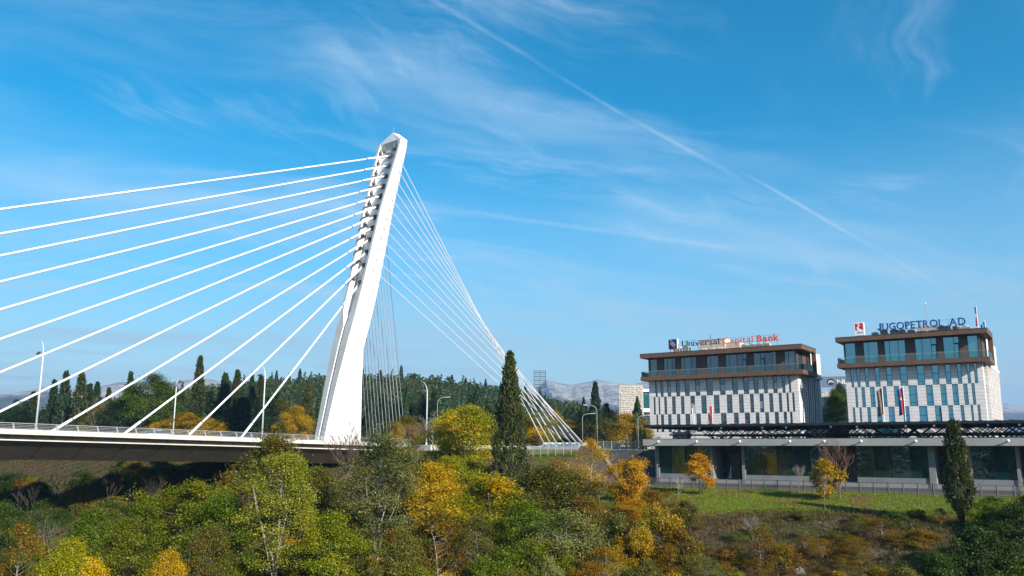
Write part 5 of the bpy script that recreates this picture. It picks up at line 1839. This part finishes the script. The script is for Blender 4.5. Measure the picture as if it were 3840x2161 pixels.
plant('bare0', 90, 1210, 112, 110, 'bare brown tree among dark shrubs under the bridge at far left', 'tree', 'bare_tree', barkm=bark_dark)
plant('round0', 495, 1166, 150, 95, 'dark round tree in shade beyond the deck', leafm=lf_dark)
plant('thin2', 1050, 1100, 120, 90, 'thin olive bush behind the grey-green poplar', 'shrub', 'bush', lf_olive)
plant('thin0', 1010, 1130, 112, 90, 'thin rust bush right of the railing end', 'shrub', 'bush', lf_rust)

for (u, v, Y, w_, key, lab) in ((40, 1185, 128, 90, 'bare1', 'bare tree on the slope under the left end of the deck'), (330, 1172, 135, 80, 'bare3', 'bare twiggy tree under the deck left of the dark round tree'), (285, 1178, 118, 70, 'bare0', 'thin bare tree in the shadow of the deck'), (150, 1178, 140, 70, 'bare2', 'slender bare tree below the second railing lamp'), (400, 1190, 118, 70, 'bare1', 'bare tree in deep shade behind the lime tree')):
    plant(key, u, v, Y, w_, lab, 'tree', 'bare_tree', barkm=bark_dark)
# crowns that close the thicket along the foot of the bank
for (u, v, Y, w_, key, lm, lab) in (
        (255, 1290, 82, 150, 'round1', lf_green, 'green tree right of the bare tree at lower left'), (340, 1318, 76, 150, 'round3', lf_lime, 'yellow-green tree below the left side of the lime tree'), (75, 1325, 78, 140, 'thin2', lf_rust, 'brown thin tree near the left edge of the bank'),
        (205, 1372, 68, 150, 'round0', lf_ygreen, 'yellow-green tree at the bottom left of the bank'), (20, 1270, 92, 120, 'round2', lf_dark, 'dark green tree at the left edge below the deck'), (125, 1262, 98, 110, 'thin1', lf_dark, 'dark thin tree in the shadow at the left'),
        (545, 1330, 74, 140, 'round2', lf_olive, 'olive tree below the fresh green tree'), (850, 1300, 76, 160, 'round1', lf_lime, 'lime tree between the birch and the poplar'), (1010, 1335, 72, 130, 'round0', lf_olive, 'olive tree at the right foot of the poplar'),
        (1205, 1300, 74, 120, 'thin1', lf_olive, 'thin olive tree below the tall cypress'), (1320, 1270, 78, 150, 'round3', lf_green, 'green tree below the olive-yellow tree'), (1500, 1215, 88, 120, 'thin0', lf_olive, 'thin olive tree in front of the brick wing wall')):
    plant(key, u, v, Y, w_, lab, leafm=lm)
# --- lawn and slope on the right
plant('small0', 1755, 1142, 96.5, 64, 'small orange and yellow tree in front of the pavilion fence', leafm=lf_orange)
plant('bare1', 2102, 1092, 88, 105, 'leafless young tree on the lawn with a slim trunk', 'tree', 'bare_tree', barkm=twig_red)
plant('small1', 2076, 1148, 88.5, 72, 'yellow young tree beside the leafless lawn tree', leafm=lf_yellow)
plant('slope_cypress', 2402, 1060, 75, 64, 'dark ragged cypress on the slope at the right with a bare trunk foot', name='cypress_tree', rz=1.0)
plant('bare3', 2004, 1165, 93, 34, 'tiny bare sapling at the lawn fence', 'tree', 'bare_tree')
plant('bare2', 1700, 1190, 93, 60, 'bare sapling with a few pale leaves left of the small orange tree', 'tree', 'bare_tree')
plant('bare0', 2065, 1190, 84, 30, 'thin bare sapling at the lawn edge', 'tree', 'bare_tree')
plant('bare2', 2560, 1190, 78, 40, 'bare sapling at the right end of the fence', 'tree', 'bare_tree')
plant('bare1', 1880, 1290, 78, 60, 'thin bare stems below the lawn edge', 'tree', 'bare_tree')
plant('thin1', 1900, 1330, 72, 90, 'thin rust shrub on the brown slope below the lawn', 'shrub', 'shrub', lf_rust)

# --- undergrowth: shrubs that only differ by where they stand, in groups of one look
GROUPS = [
    ('green', lf_green, 'green leafy shrub in the thicket on the lower left bank', 'green thicket shrubs on the lower left bank'),
    ('lime', lf_lime, 'yellow-green leafy shrub in the thicket on the lower left bank', 'yellow-green thicket shrubs on the lower left bank'),
    ('olive', lf_olive, 'olive shrub in the thicket on the middle of the bank', 'olive thicket shrubs on the middle of the bank'),
    ('gold', lf_yellow, 'yellow autumn shrub scattered in the bank thicket', 'yellow autumn shrubs in the bank thicket'),
    ('rust', lf_rust, 'rust brown shrub on the dry slope below the lawn', 'rust brown shrubs on the dry slope'),
    ('dark', lf_dark, 'dark green shrub in shade at the lower right or below the bridge', 'dark green shrubs in shade'),
    ('grey', lf_poplar, 'grey-green thin shrub on the bank thicket', 'grey-green thin shrubs of the bank')]
GD = {g_[0]: g_ for g_ in GROUPS}
rs = random.Random(21)


COLN = {'green': 'green', 'lime': 'yellow-green', 'olive': 'olive', 'gold': 'yellow', 'rust': 'rust brown', 'dark': 'dark green', 'grey': 'grey-green'}
LANDMARKS = [(712, 78, 'pale birch'), (960, 84, 'white-trunked poplar'), (690, 98, 'olive tree at the girder'), (452, 84, 'bright lime tree'), (575, 80, 'fresh green tree'), (800, 96, 'dull green tree by the birch'), (1088, 90, 'golden bank tree'), (1163, 100, 'yellow-green sumac'), (1238, 82, 'broad yellow-green tree'), (1372, 86, 'olive-yellow tree'),
             (1283, 106, 'tall cypress'), (1484, 101, 'orange-topped twiggy bush'), (1578, 88, 'orange sumac'), (447, 70, 'round orange bush'), (165, 82, 'bare tree at lower left'), (892, 112, 'bare tree by the pylon'), (235, 125, 'bare dark tree under the bridge'), (90, 112, 'bare brown tree at far left'), (1755, 96, 'small orange lawn tree'), (2102, 88, 'leafless lawn tree'),
             (2402, 75, 'slope cypress'), (1992, 70, 'limestone outcrop'), (495, 150, 'dark round tree beyond the deck'), (1110, 74, 'rust brown thin shrub'), (1420, 74, 'grey-olive thin tree'), (1880, 78, 'thin bare stems below the lawn'), (40, 66, 'lower left corner of the photo'), (2560, 62, 'lower right corner of the photo'), (1280, 62, 'middle of the bottom edge'), (860, 64, 'bottom edge below the poplar'), (1700, 64, 'bottom edge below the orange shrubs')]


def shrub(uD, Y, wD, hgt, kind, key=None):
    g_ = GD[kind]
    x, y, z = spot(uD, Y)
    best = min(LANDMARKS, key=lambda m_: (m_[0] - uD) ** 2 + ((m_[1] - Y) * 6) ** 2)
    du, dy = uD - best[0], Y - best[1]
    rel = ('right of' if du > 0 else 'left of') if abs(du) > abs(dy) * 5 + 12 else ('behind' if dy > 0 else 'in front of')
    adj = 'low' if hgt < 1.6 else ('tall' if hgt > 3.3 else ('wide' if wD / 2120 * Y > 4.6 else 'small' if wD / 2120 * Y < 3.0 else 'rounded'))
    lab = '%s %s shrub %s the %s' % (adj, COLN[kind], rel, best[2])
    key = key or ('shrub%d' % rs.randrange(5) if kind not in ('grey', 'rust') or rs.random() < 0.4 else 'thin%d' % rs.randrange(3))
    plant(key, uD, None, Y, wD, lab, 'shrub', 'shrub', g_[1], None, g_[3], rs.uniform(0, 6.28), grow_to=hgt)


# hand-set shrubs where the photo shows a colour of its own
for (u, Y, w_, h_, k_) in ((250, 78, 200, 3.6, 'green'), (330, 74, 190, 3.4, 'lime'), (180, 70, 170, 2.6, 'lime'), (60, 68, 150, 2.6, 'lime'), (120, 66, 120, 2.2, 'lime'), (290, 68, 170, 2.4, 'olive'), (390, 76, 150, 3.4, 'green'),
                           (560, 70, 150, 3.2, 'lime'), (640, 68, 130, 2.6, 'green'), (500, 66, 130, 2.0, 'dark'), (860, 70, 190, 4.4, 'lime'), (800, 66, 150, 3.2, 'lime'), (900, 64, 150, 2.4, 'green'), (830, 82, 130, 4.0, 'olive'), (790, 92, 110, 4.0, 'gold'),
                           (1000, 66, 170, 2.6, 'olive'), (1060, 70, 150, 3.2, 'lime'), (1130, 64, 150, 2.4, 'olive'), (1020, 76, 120, 3.6, 'olive'), (1210, 66, 170, 3.0, 'dark'), (1260, 72, 170, 3.6, 'green'), (1310, 62, 170, 2.8, 'green'), (1180, 78, 120, 4.0, 'olive'),
                           (1350, 72, 160, 4.2, 'lime'), (1400, 64, 170, 2.6, 'olive'), (1470, 74, 160, 4.0, 'grey'), (1500, 66, 150, 3.0, 'rust'), (1540, 80, 130, 3.6, 'olive'), (1470, 86, 120, 3.6, 'rust'), (1600, 76, 110, 3.2, 'gold'), (1650, 78, 130, 4.4, 'gold'), (1700, 74, 130, 3.4, 'rust'),
                           (1610, 68, 130, 2.6, 'olive'), (1690, 66, 120, 2.2, 'gold'), (1760, 70, 120, 2.2, 'grey'), (1640, 88, 90, 2.6, 'rust'), (1680, 92, 60, 1.6, 'rust'), (1620, 93, 60, 2.2, 'rust'), (1720, 84, 90, 2.4, 'olive'),
                           (1820, 74, 90, 1.5, 'rust'), (1950, 72, 100, 1.6, 'rust'), (2050, 72, 90, 1.5, 'rust'), (2120, 71, 110, 1.6, 'rust'), (1900, 80, 80, 1.0, 'olive'), (2000, 82, 60, 0.8, 'olive'), (2200, 74, 100, 1.5, 'rust'), (1850, 66, 90, 2.0, 'lime'), (1960, 64, 90, 1.8, 'gold'), (2080, 63, 100, 2.2, 'gold'),
                           (2180, 66, 120, 1.6, 'rust'), (2260, 64, 140, 1.9, 'olive'), (2340, 66, 140, 2.2, 'dark'), (2430, 66, 170, 3.2, 'dark'), (2510, 66, 170, 3.2, 'dark'), (2560, 70, 140, 3.4, 'dark'), (2300, 72, 100, 1.2, 'rust'), (2200, 60, 130, 2.0, 'olive'), (2100, 60, 120, 1.6, 'olive'), (2560, 60, 130, 2.8, 'lime'), (2450, 60, 120, 2.0, 'green'),
                           (2350, 76, 60, 1.3, 'rust'), (2480, 73, 130, 2.0, 'green'), (2560, 76, 90, 1.6, 'lime'), (2290, 78, 60, 0.9, 'olive'), (2150, 79, 70, 0.8, 'olive'), (2480, 80, 70, 1.0, 'green'),
                           (30, 105, 100, 3.2, 'gold'), (80, 95, 150, 3.2, 'dark'), (160, 90, 150, 3.4, 'lime'), (240, 92, 150, 3.0, 'green'), (330, 94, 140, 3.0, 'lime'), (400, 104, 120, 3.4, 'dark'), (20, 84, 150, 3.4, 'olive'), (100, 84, 140, 2.8, 'lime'), (40, 62, 150, 2.6, 'lime'), (150, 63, 140, 3.0, 'gold'), (230, 64, 150, 3.2, 'lime'), (310, 63, 130, 2.6, 'lime'), (390, 64, 120, 2.6, 'green'), (520, 62, 130, 2.6, 'lime'), (610, 62, 130, 2.8, 'gold'), (700, 62, 130, 2.4, 'lime'), (960, 60, 140, 2.6, 'olive'), (1080, 60, 140, 2.4, 'green'), (1440, 60, 140, 2.6, 'grey'), (1560, 60, 130, 2.4, 'olive'), (520, 98, 120, 2.4, 'dark'),
                           (130, 118, 120, 3.6, 'olive'), (220, 122, 90, 3.6, 'olive'), (40, 125, 120, 3.0, 'olive'), (300, 124, 80, 2.4, 'rust'), (380, 128, 70, 2.6, 'olive'), (760, 110, 100, 4.0, 'olive'), (850, 104, 100, 3.6, 'olive'), (900, 98, 120, 3.6, 'dark'), (880, 90, 120, 4.0, 'olive'), (1040, 100, 120, 4.0, 'olive'), (1080, 108, 120, 4.6, 'dark'),
                           (1130, 112, 120, 4.0, 'dark'), (1200, 112, 140, 3.6, 'dark'), (1290, 96, 130, 3.0, 'dark'), (1360, 104, 110, 3.4, 'dark'), (1400, 110, 90, 3.0, 'rust'), (1430, 102, 90, 3.0, 'rust'), (1090, 125, 90, 3.4, 'olive'), (1030, 122, 90, 3.4, 'olive'), (1400, 96, 100, 3.4, 'olive'), (1440, 92, 100, 2.8, 'rust'), (1545, 97, 50, 1.6, 'dark')):
    shrub(u, Y, w_, h_, k_)
# more of the same between them
for _ in range(125):
    Y = rs.uniform(58, 118)
    u = rs.uniform(-60, 1580) if _ < 90 else rs.uniform(-60, 620)
    x = bearing_x(u, Y)
    p_, q_ = pq(x, Y)
    if q_ < 62 or q_ > 121:
        continue
    sB = (x - B0[0]) * AB[0] + (Y - B0[1]) * AB[1]
    yB = (x - B0[0]) * LB[0] + (Y - B0[1]) * LB[1]
    under = abs(yB) < 16
    if u < 420:
        k_ = rs.choice(['green', 'lime', 'lime', 'olive', 'lime'] if Y < 88 else ['dark', 'dark', 'olive'])
    elif u < 1000:
        k_ = rs.choice(['green', 'lime', 'lime', 'olive', 'gold', 'grey'])
    else:
        k_ = rs.choice(['olive', 'olive', 'green', 'gold', 'rust', 'grey', 'lime'])
    shrub(u, Y, rs.uniform(80, 150) * 75 / Y, rs.uniform(1.6, 3.4), k_)

for _ in range(52):
    Y = rs.uniform(64, 80)
    u = rs.uniform(1640, 2330)
    p_, q_ = pq(bearing_x(u, Y), Y)
    if q_ < 69.5 or q_ > 112:
        continue
    shrub(u, Y, rs.uniform(45, 95), rs.uniform(0.5, 1.3), rs.choice(['rust', 'rust', 'rust', 'olive', 'grey'] if u < 2150 else ['rust', 'rust', 'olive', 'dark']), rs.choice(['thin0', 'thin1', 'thin2', 'shrub1']))
for _ in range(64):
    Y = rs.uniform(108, 160)
    u = rs.uniform(-30, 640)
    p_, q_ = pq(bearing_x(u, Y), Y)
    if q_ < 50 or q_ > 112:
        continue
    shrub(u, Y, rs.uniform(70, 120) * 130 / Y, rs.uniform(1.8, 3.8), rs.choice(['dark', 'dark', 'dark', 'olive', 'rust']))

# --- behind the bridge
ROW = [(490, 895, 215, 40), (150, 933, 230, 40), (190, 937, 225, 46), (122, 955, 235, 34), (315, 935, 240, 34), (556, 938, 230, 46), (587, 930, 236, 40), (625, 945, 225, 30), (648, 943, 220, 36), (213, 965, 240, 40), (232, 960, 245, 36), (72, 985, 250, 40), (395, 960, 260, 30), (262, 975, 260, 30), (770, 968, 240, 40), (690, 985, 250, 50), (30, 1005, 255, 40), (520, 985, 250, 60), (670, 1000, 225, 70), (605, 1000, 210, 80)]
for i, (u, v, Y, w_) in enumerate(sorted(ROW)):
    plant('cypress%d' % (i % 3), u, v, Y, w_, 'tallest dark cypress behind the deck, left of the front stays' if u == 490 else ORD[i] + ' dark cypress from the left in the row behind the bridge', name='cypress_tree', group='cypresses behind the bridge', leafm=[lf_conifer, lf_cypress, lf_conifer][i % 3])
plant('pine0', 375, 948, 205, 175, 'big bushy green pine behind the deck', name='pine_tree', leafm=lf_pine)
plant('pine1', 300, 1010, 200, 120, 'dark spreading pine left of the big bushy pine', name='pine_tree', leafm=lf_conifer)
plant('pine1', 50, 1038, 200, 130, 'flat spreading cedar at the left edge above the railing', name='cedar_tree', leafm=lf_conifer)
plant('pine0', 620, 1010, 215, 130, 'dark broad evergreen between the front stays', name='pine_tree', leafm=lf_conifer)
plant('pine0', 700, 1010, 230, 110, 'dull olive tree behind the yellow tree by the pylon', name='tree', leafm=lf_olive)
plant('round0', 462, 1043, 190, 105, 'golden tree behind the railing with a car in front', leafm=lf_gold)
plant('round1', 515, 1055, 192, 80, 'lower golden tree right of the golden tree behind the railing', leafm=lf_gold)
plant('round2', 390, 1066, 188, 60, 'small golden bush behind the railing', 'shrub', 'bush', lf_gold)
plant('round3', 742, 1028, 195, 88, 'round golden tree close to the left of the pylon foot', leafm=lf_gold)
plant('thin0', 240, 1020, 205, 80, 'thin rust coloured tree between cypresses behind the deck', leafm=lf_rust)
plant('bare1', 238, 985, 215, 60, 'bare brown tree between the cypresses behind the deck', 'tree', 'bare_tree', barkm=bark)
for i, (u, v, Y, w_, key, lab) in enumerate(((1200, 972, 200, 62, 'conifer0', 'dark pointed conifer left of the tall cypress'), (1090, 985, 230, 40, 'cypress0', 'narrow dark conifer left of the bare grey tree'), (1062, 992, 235, 40, 'cypress1', 'second narrow dark conifer behind the back stays'), (1262, 975, 190, 60, 'conifer1', 'dark conifer touching the tall cypress on its left'),
                                          (1500, 960, 235, 36, 'cypress1', 'dark cypress standing tall left of the stone building'), (1470, 1003, 235, 50, 'conifer0', 'dark conifer left of the cypress by the stone building'), (1528, 1015, 240, 34, 'cypress2', 'small pointed cypress right of the cypress by the stone building'), (1606, 1000, 165, 52, 'conifer1', 'dark conifer in front of the stone building'), (960, 990, 240, 44, 'cypress2', 'narrow dark conifer behind the vertical back stays'), (1020, 975, 240, 50, 'conifer0', 'dark conifer beside the lamp right of the pylon'), (930, 985, 235, 50, 'conifer1', 'dark conifer directly right of the pylon'))):
    plant(key, u, v, Y, w_, lab, name='conifer_tree', leafm=lf_conifer)
plant('round1', 1575, 1045, 165, 100, 'golden tree in front of the stone building', leafm=lf_gold)
plant('thin1', 1535, 1040, 175, 90, 'olive brown tree left of the golden tree by the stone building', leafm=lf_olive)
plant('thin2', 1480, 1040, 185, 100, 'brown-green thin tree behind the slim lamps', leafm=lf_olive)
plant('round2', 1425, 1060, 195, 110, 'rust brown tree behind the stay cable feet', leafm=lf_rust)
plant('round0', 1395, 1040, 200, 60, 'golden tree behind the crossing stay cables', leafm=lf_gold)
plant('round3', 1620, 1075, 150, 60, 'rust hedge at the left corner of the bank', 'shrub', 'bush', lf_rust)
for i, u in enumerate((1597, 1612, 1622)):
    plant('cypress0', u, 1075 + 3 * i, 140, 14, ('first', 'second', 'third')[i] + ' of three thin young cypresses beside the bank corner', name='cypress_tree', leafm=lf_conifer, group='young cypresses beside the bank')
plant('pine0', 2108, 985, 178, 90, 'bright green pine between the two office blocks', name='pine_tree', leafm=lf_green)
plant('pine1', 2122, 972, 200, 70, 'darker pine behind the bright pine between the offices', name='pine_tree', leafm=lf_conifer)
plant('round3', 1020, 1050, 165, 100, 'olive tree behind the lamp right of the pylon', leafm=lf_olive)
plant('round1', 1000, 1068, 150, 40, 'yellow bush behind the feet of the vertical back stays', 'shrub', 'bush', lf_yellow)
for i in range(26):
    u = 20 + i * 48 + rs.uniform(-15, 15)
    Y = rs.uniform(228, 290)
    plant(['pine0', 'pine1', 'conifer0', 'conifer1'][i % 4], u, rs.uniform(1002, 1040), Y, rs.uniform(60, 95), ORD[i] + ' dark evergreen from the left in the belt behind the bridge', name='evergreen_tree', leafm=lf_conifer, group='belt of evergreens behind the bridge')
for i in range(8):
    u = 1420 + i * 26 + rs.uniform(-8, 8)
    plant(['pine0', 'conifer0', 'pine1', 'cypress1'][i % 4], u, rs.uniform(1018, 1040), rs.uniform(255, 300), rs.uniform(40, 60), ORD[i] + ' dark evergreen from the left in the belt beside the stone building', name='evergreen_tree', leafm=lf_conifer, group='evergreens left of the stone building')

# --- the wooded hill: one mass of pines, with the pointed cypresses of its skyline single
rsn = np.random.RandomState(5)


def puff(seed, n, H, R, pointed):
    r2 = np.random.RandomState(seed)
    t = r2.random(n)
    a = r2.random(n) * 2 * np.pi
    env = (1 - t) ** 0.7 * R if pointed else np.sqrt(np.maximum(0, 1 - (2 * t - 0.9) ** 2 * 0.9)) * R
    rr = env * (0.55 + 0.5 * r2.random(n))
    C = np.stack([rr * np.cos(a), rr * np.sin(a), H * (0.12 + 0.88 * t)], 1)
    out = np.stack([np.cos(a), np.sin(a), 0.4 + 0 * a], 1)
    return leaf_quads(C, 0.72 if not pointed else 0.6, r2, 0.6, out, 1.0)[0]


puffs = [puff(k, 70, 7.5, 3.0, False) for k in range(5)] + [puff(10 + k, 60, 9.5, 1.6, True) for k in range(3)]
VS = []
cnt = 0
xs_ = rsn.uniform(-470, 130, 9000)
ys_ = rsn.uniform(330, 590, 9000)
hz_ = ground_h(xs_, ys_)
for x, y, z in zip(xs_, ys_, hz_):
    if z < 18.0 or cnt > 3600:
        continue
    cnt += 1
    k = rsn.randint(5) if rsn.rand() < 0.88 else 5 + rsn.randint(3)
    sc1 = rsn.uniform(0.7, 1.25)
    VS.append(puffs[k] * np.array([sc1, sc1, sc1 * rsn.uniform(0.85, 1.2)]) + np.array([x, y, z - 0.5]))
Vv = np.concatenate(VS)
lf_forest = leaf_mat('leaf_forest', [(0.012, 0.028, 0.009), (0.026, 0.046, 0.012), (0.048, 0.066, 0.015)], [(0.03, 0.042, 0.011), (0.055, 0.066, 0.015)], 0.02, 0.12)
o = put('forest', quads_mesh('forest', Vv, np.arange(len(Vv)).reshape(-1, 4), lf_forest))
tag(o, 'dense dark green pine wood covering the hill behind the pylon', 'forest', kind='stuff')
SKY_N = 0
for i in range(34):
    x = -330 + i * 11.6 + rs.uniform(-4, 4)
    y = 548 + rs.uniform(-12, 12)
    z = gz(x, y)
    if z < 20:
        continue
    r = empty('cypress_tree', (x, y, z - 0.3), rs.uniform(0, 6), ORD[SKY_N] + ' small pointed cypress from the left on the wooded skyline', 'tree', 'skyline cypresses of the hill')
    SKY_N += 1
    hh = rs.uniform(8, 15)
    r.scale = (rs.uniform(0.8, 1.5), rs.uniform(0.8, 1.5), hh / 14)
    for nm, me in PROTO['cypress%d' % (i % 3)]['parts']:
        put(nm, me, r)

# --- ground cover
def tufts(name, n, pr, qr, hmin, hmax, mat, label, seed, keep=None, blades=3, wd=0.05, lean=0.5):
    r2 = np.random.RandomState(seed)
    p_ = r2.uniform(pr[0], pr[1], n)
    q_ = r2.uniform(qr[0], qr[1], n)
    x = O[0] + p_ * TX[0] + q_ * NQ[0]
    y = O[1] + p_ * TX[1] + q_ * NQ[1]
    if keep is not None:
        k = keep(p_, q_, x, y, r2)
        x, y = x[k], y[k]
    # leave out what stands outside the view
    k = np.abs(x) < y * 0.66 + 6
    x, y = x[k], y[k]
    z = ground_h(x, y) - 0.03
    n = len(x)
    out = []
    for b2 in range(blades):
        a = r2.random(n) * 6.28
        h = r2.uniform(hmin, hmax, n)
        dx, dy = np.cos(a), np.sin(a)
        w_ = wd * (0.6 + 0.8 * r2.random(n))
        bx = x + r2.normal(size=n) * 0.06
        by = y + r2.normal(size=n) * 0.06
        p0 = np.stack([bx - dy * w_, by + dx * w_, z], 1)
        p1 = np.stack([bx + dy * w_, by - dx * w_, z], 1)
        le = lean * h * r2.random(n)
        p2 = np.stack([bx + dx * le + dy * w_ * 0.3, by + dy * le - dx * w_ * 0.3, z + h], 1)
        p3 = np.stack([bx + dx * le - dy * w_ * 0.3, by + dy * le + dx * w_ * 0.3, z + h], 1)
        out.append(np.stack([p0, p1, p2, p3], 1).reshape(-1, 3))
    Vv = np.concatenate(out)
    o = put(name, quads_mesh(name, Vv, np.arange(len(Vv)).reshape(-1, 4), mat))
    tag(o, label, 'grass' if 'grass' in name else 'weeds', kind='stuff')
    return o


def lawn_edge(p_):
    return 67.0 + 1.8 * vnoise(p_, p_ * 0 + 3, 0.12, 6) + np.interp(p_, [20, 34, 44, 80], [1.5, 3.5, -0.5, 0.5])


tufts('lawn_grass', 230000, (22, 84), (56.2, 73.5), 0.06, 0.15, lf_grass, 'green lawn with dry patches sloping down from the pavilion fence', 3,
      lambda p_, q_, x, y, r2: (q_ < lawn_edge(p_) + r2.normal(size=len(p_)) * 0.8), blades=1, wd=0.032, lean=0.9)
tufts('dry_weeds', 75000, (18, 84), (63, 104), 0.10, 0.42, lf_weed, 'dry brown weeds on the steep slope below the lawn', 4,
      lambda p_, q_, x, y, r2: (q_ > lawn_edge(p_) - 1.5 * r2.random(len(p_))), blades=3, wd=0.022, lean=1.0)
tufts('bank_weeds', 90000, (-150, 20), (48, 118), 0.12, 0.5, lf_weed, 'mixed weeds covering the river bank between the shrubs', 5, None, blades=3, wd=0.025, lean=1.0)
tufts('plateau_grass', 30000, (-40, 32), (36, 46), 0.08, 0.22, lf_grass, 'short green grass along the edge of the plateau', 6, lambda p_, q_, x, y, r2: q_ < 43.1 + 20 * (p_ < 8), blades=1, wd=0.06)

# lawn sheet under the blades, draped a little above the soil
lp = np.arange(21, 86, 1.0)
lt = np.linspace(0, 1, 14)
LVt, LFt = [], []
for t in lt:
    for p_ in lp:
        q_ = 51.5 + t * (float(lawn_edge(np.array([p_]))[0]) - 0.3 - 51.5)
        c = fac(p_, q_)
        LVt.append((c.x, c.y, gz(c.x, c.y) + 0.02))
n_ = len(lp)
ii = np.arange((len(lt) - 1) * (n_ - 1))
b_ = ii // (n_ - 1) * n_ + ii % (n_ - 1)
lawn_m = principled('lawn', (0.05, 0.085, 0.014), 0.95)
N_ = NT(lawn_m.node_tree)
pos = N_.node('ShaderNodeNewGeometry').outputs['Position']
n1 = N_.noise(pos, 0.13, 5.0, 0.6)
n2 = N_.noise(pos, 2.5, 4.0, 0.6)
cg = N_.ramp(n2, [(0.3, (0.050, 0.075, 0.006)), (0.7, (0.10, 0.135, 0.010))])
cd = N_.ramp(n2, [(0.3, (0.085, 0.065, 0.024)), (0.7, (0.15, 0.115, 0.045))])
N_.l.new(N_.mix(N_.smooth(n1, 0.46, 0.60), cg, cd), N_.n['Principled BSDF'].inputs['Base Color'])
me = quads_mesh('lawn', np.array(LVt), np.stack([b_, b_ + n_, b_ + n_ + 1, b_ + 1], 1), lawn_m)
me.polygons.foreach_set('use_smooth', [True] * len(me.polygons))
tag(put('lawn', me), 'green lawn sloping down from the pavilion fence', 'lawn', kind='structure')

# limestone outcrop on the slope
for (u, Y, w_, lab) in ((1992, 70.5, 0.8, 'pale limestone outcrop on the dry slope'), (2050, 68.5, 0.6, 'smaller grey limestone block right of the outcrop'), (1905, 71, 0.25, 'small pale stone left of the limestone outcrop')):
    x, y, z = spot(u, Y)
    m2 = MB()
    rings = []
    for j in range(7):
        t = j / 6
        ring = []
        for k in range(12):
            a = k / 12 * 6.283
            r0 = w_ * (1 - t ** 2.2) * (1 + 0.6 * mnoise.noise(Vector((math.cos(a) * 2 + u, math.sin(a) * 2, t * 3)))) + 0.02
            ring.append((r0 * math.cos(a), r0 * 0.8 * math.sin(a), -0.45 + t * (w_ * 0.5 + 0.4) + 0.25 * mnoise.noise(Vector((a, t * 4, u)))))
        rings.append(ring)
    m2.loft(rings)
    o = m2.build('boulder', rock_mat, None, fix=True)
    o.location = (x, y, z)
    tag(o, lab, 'rock', 'limestone rocks on the slope')

# trees along the opposite bank, behind the camera: what the windows mirror
VS = []
for k in range(500):
    p_, q_ = rsn.uniform(-120, 220), rsn.uniform(215, 275)
    c = fac(p_, q_)
    sc1 = rsn.uniform(0.9, 1.5)
    VS.append(puffs[rsn.randint(5)] * sc1 + np.array([c.x, c.y, gz(c.x, c.y) - 0.4]))
Vv = np.concatenate(VS)
o = put('far_bank_forest', quads_mesh('far_bank_forest', Vv, np.arange(len(Vv)).reshape(-1, 4), lf_forest))
tag(o, 'green wood along the opposite river bank', 'forest', kind='stuff')

# shrubs that would share a description are told apart by their order from left to right
by_label = {}
for o in bpy.data.objects:
    if o.name.startswith('shrub') and o.get('label'):
        by_label.setdefault(o['label'], []).append(o)
for lab, obs in by_label.items():
    if len(obs) > 1:
        for i, o in enumerate(sorted(obs, key=lambda o: o.location.x / o.location.y)):
            o['label'] = ('leftmost ' if i == 0 else 'rightmost ' if i == len(obs) - 1 else ORD[i] + '-from-left ') + lab

# ------------------------------------------------------------------ haze over the plain and the mountains
hz = MB().box(-9600, 9600, -9600, 9600, -3.0, 430.0).build('haze')
hm = bpy.data.materials.new('haze_air')
hm.use_nodes = True
H_ = NT(hm.node_tree)
H_.n.clear()
pv = H_.node('ShaderNodeVolumePrincipled', ins={'Color': (0.42, 0.66, 1.0, 1), 'Density': 0.00012, 'Anisotropy': 0.1})
H_.node('ShaderNodeOutputMaterial', ins={1: pv.outputs[0]})
hz.data.materials.append(hm)
tag(hz, 'thin blue haze over the plain and the mountains', 'haze', kind='stuff')
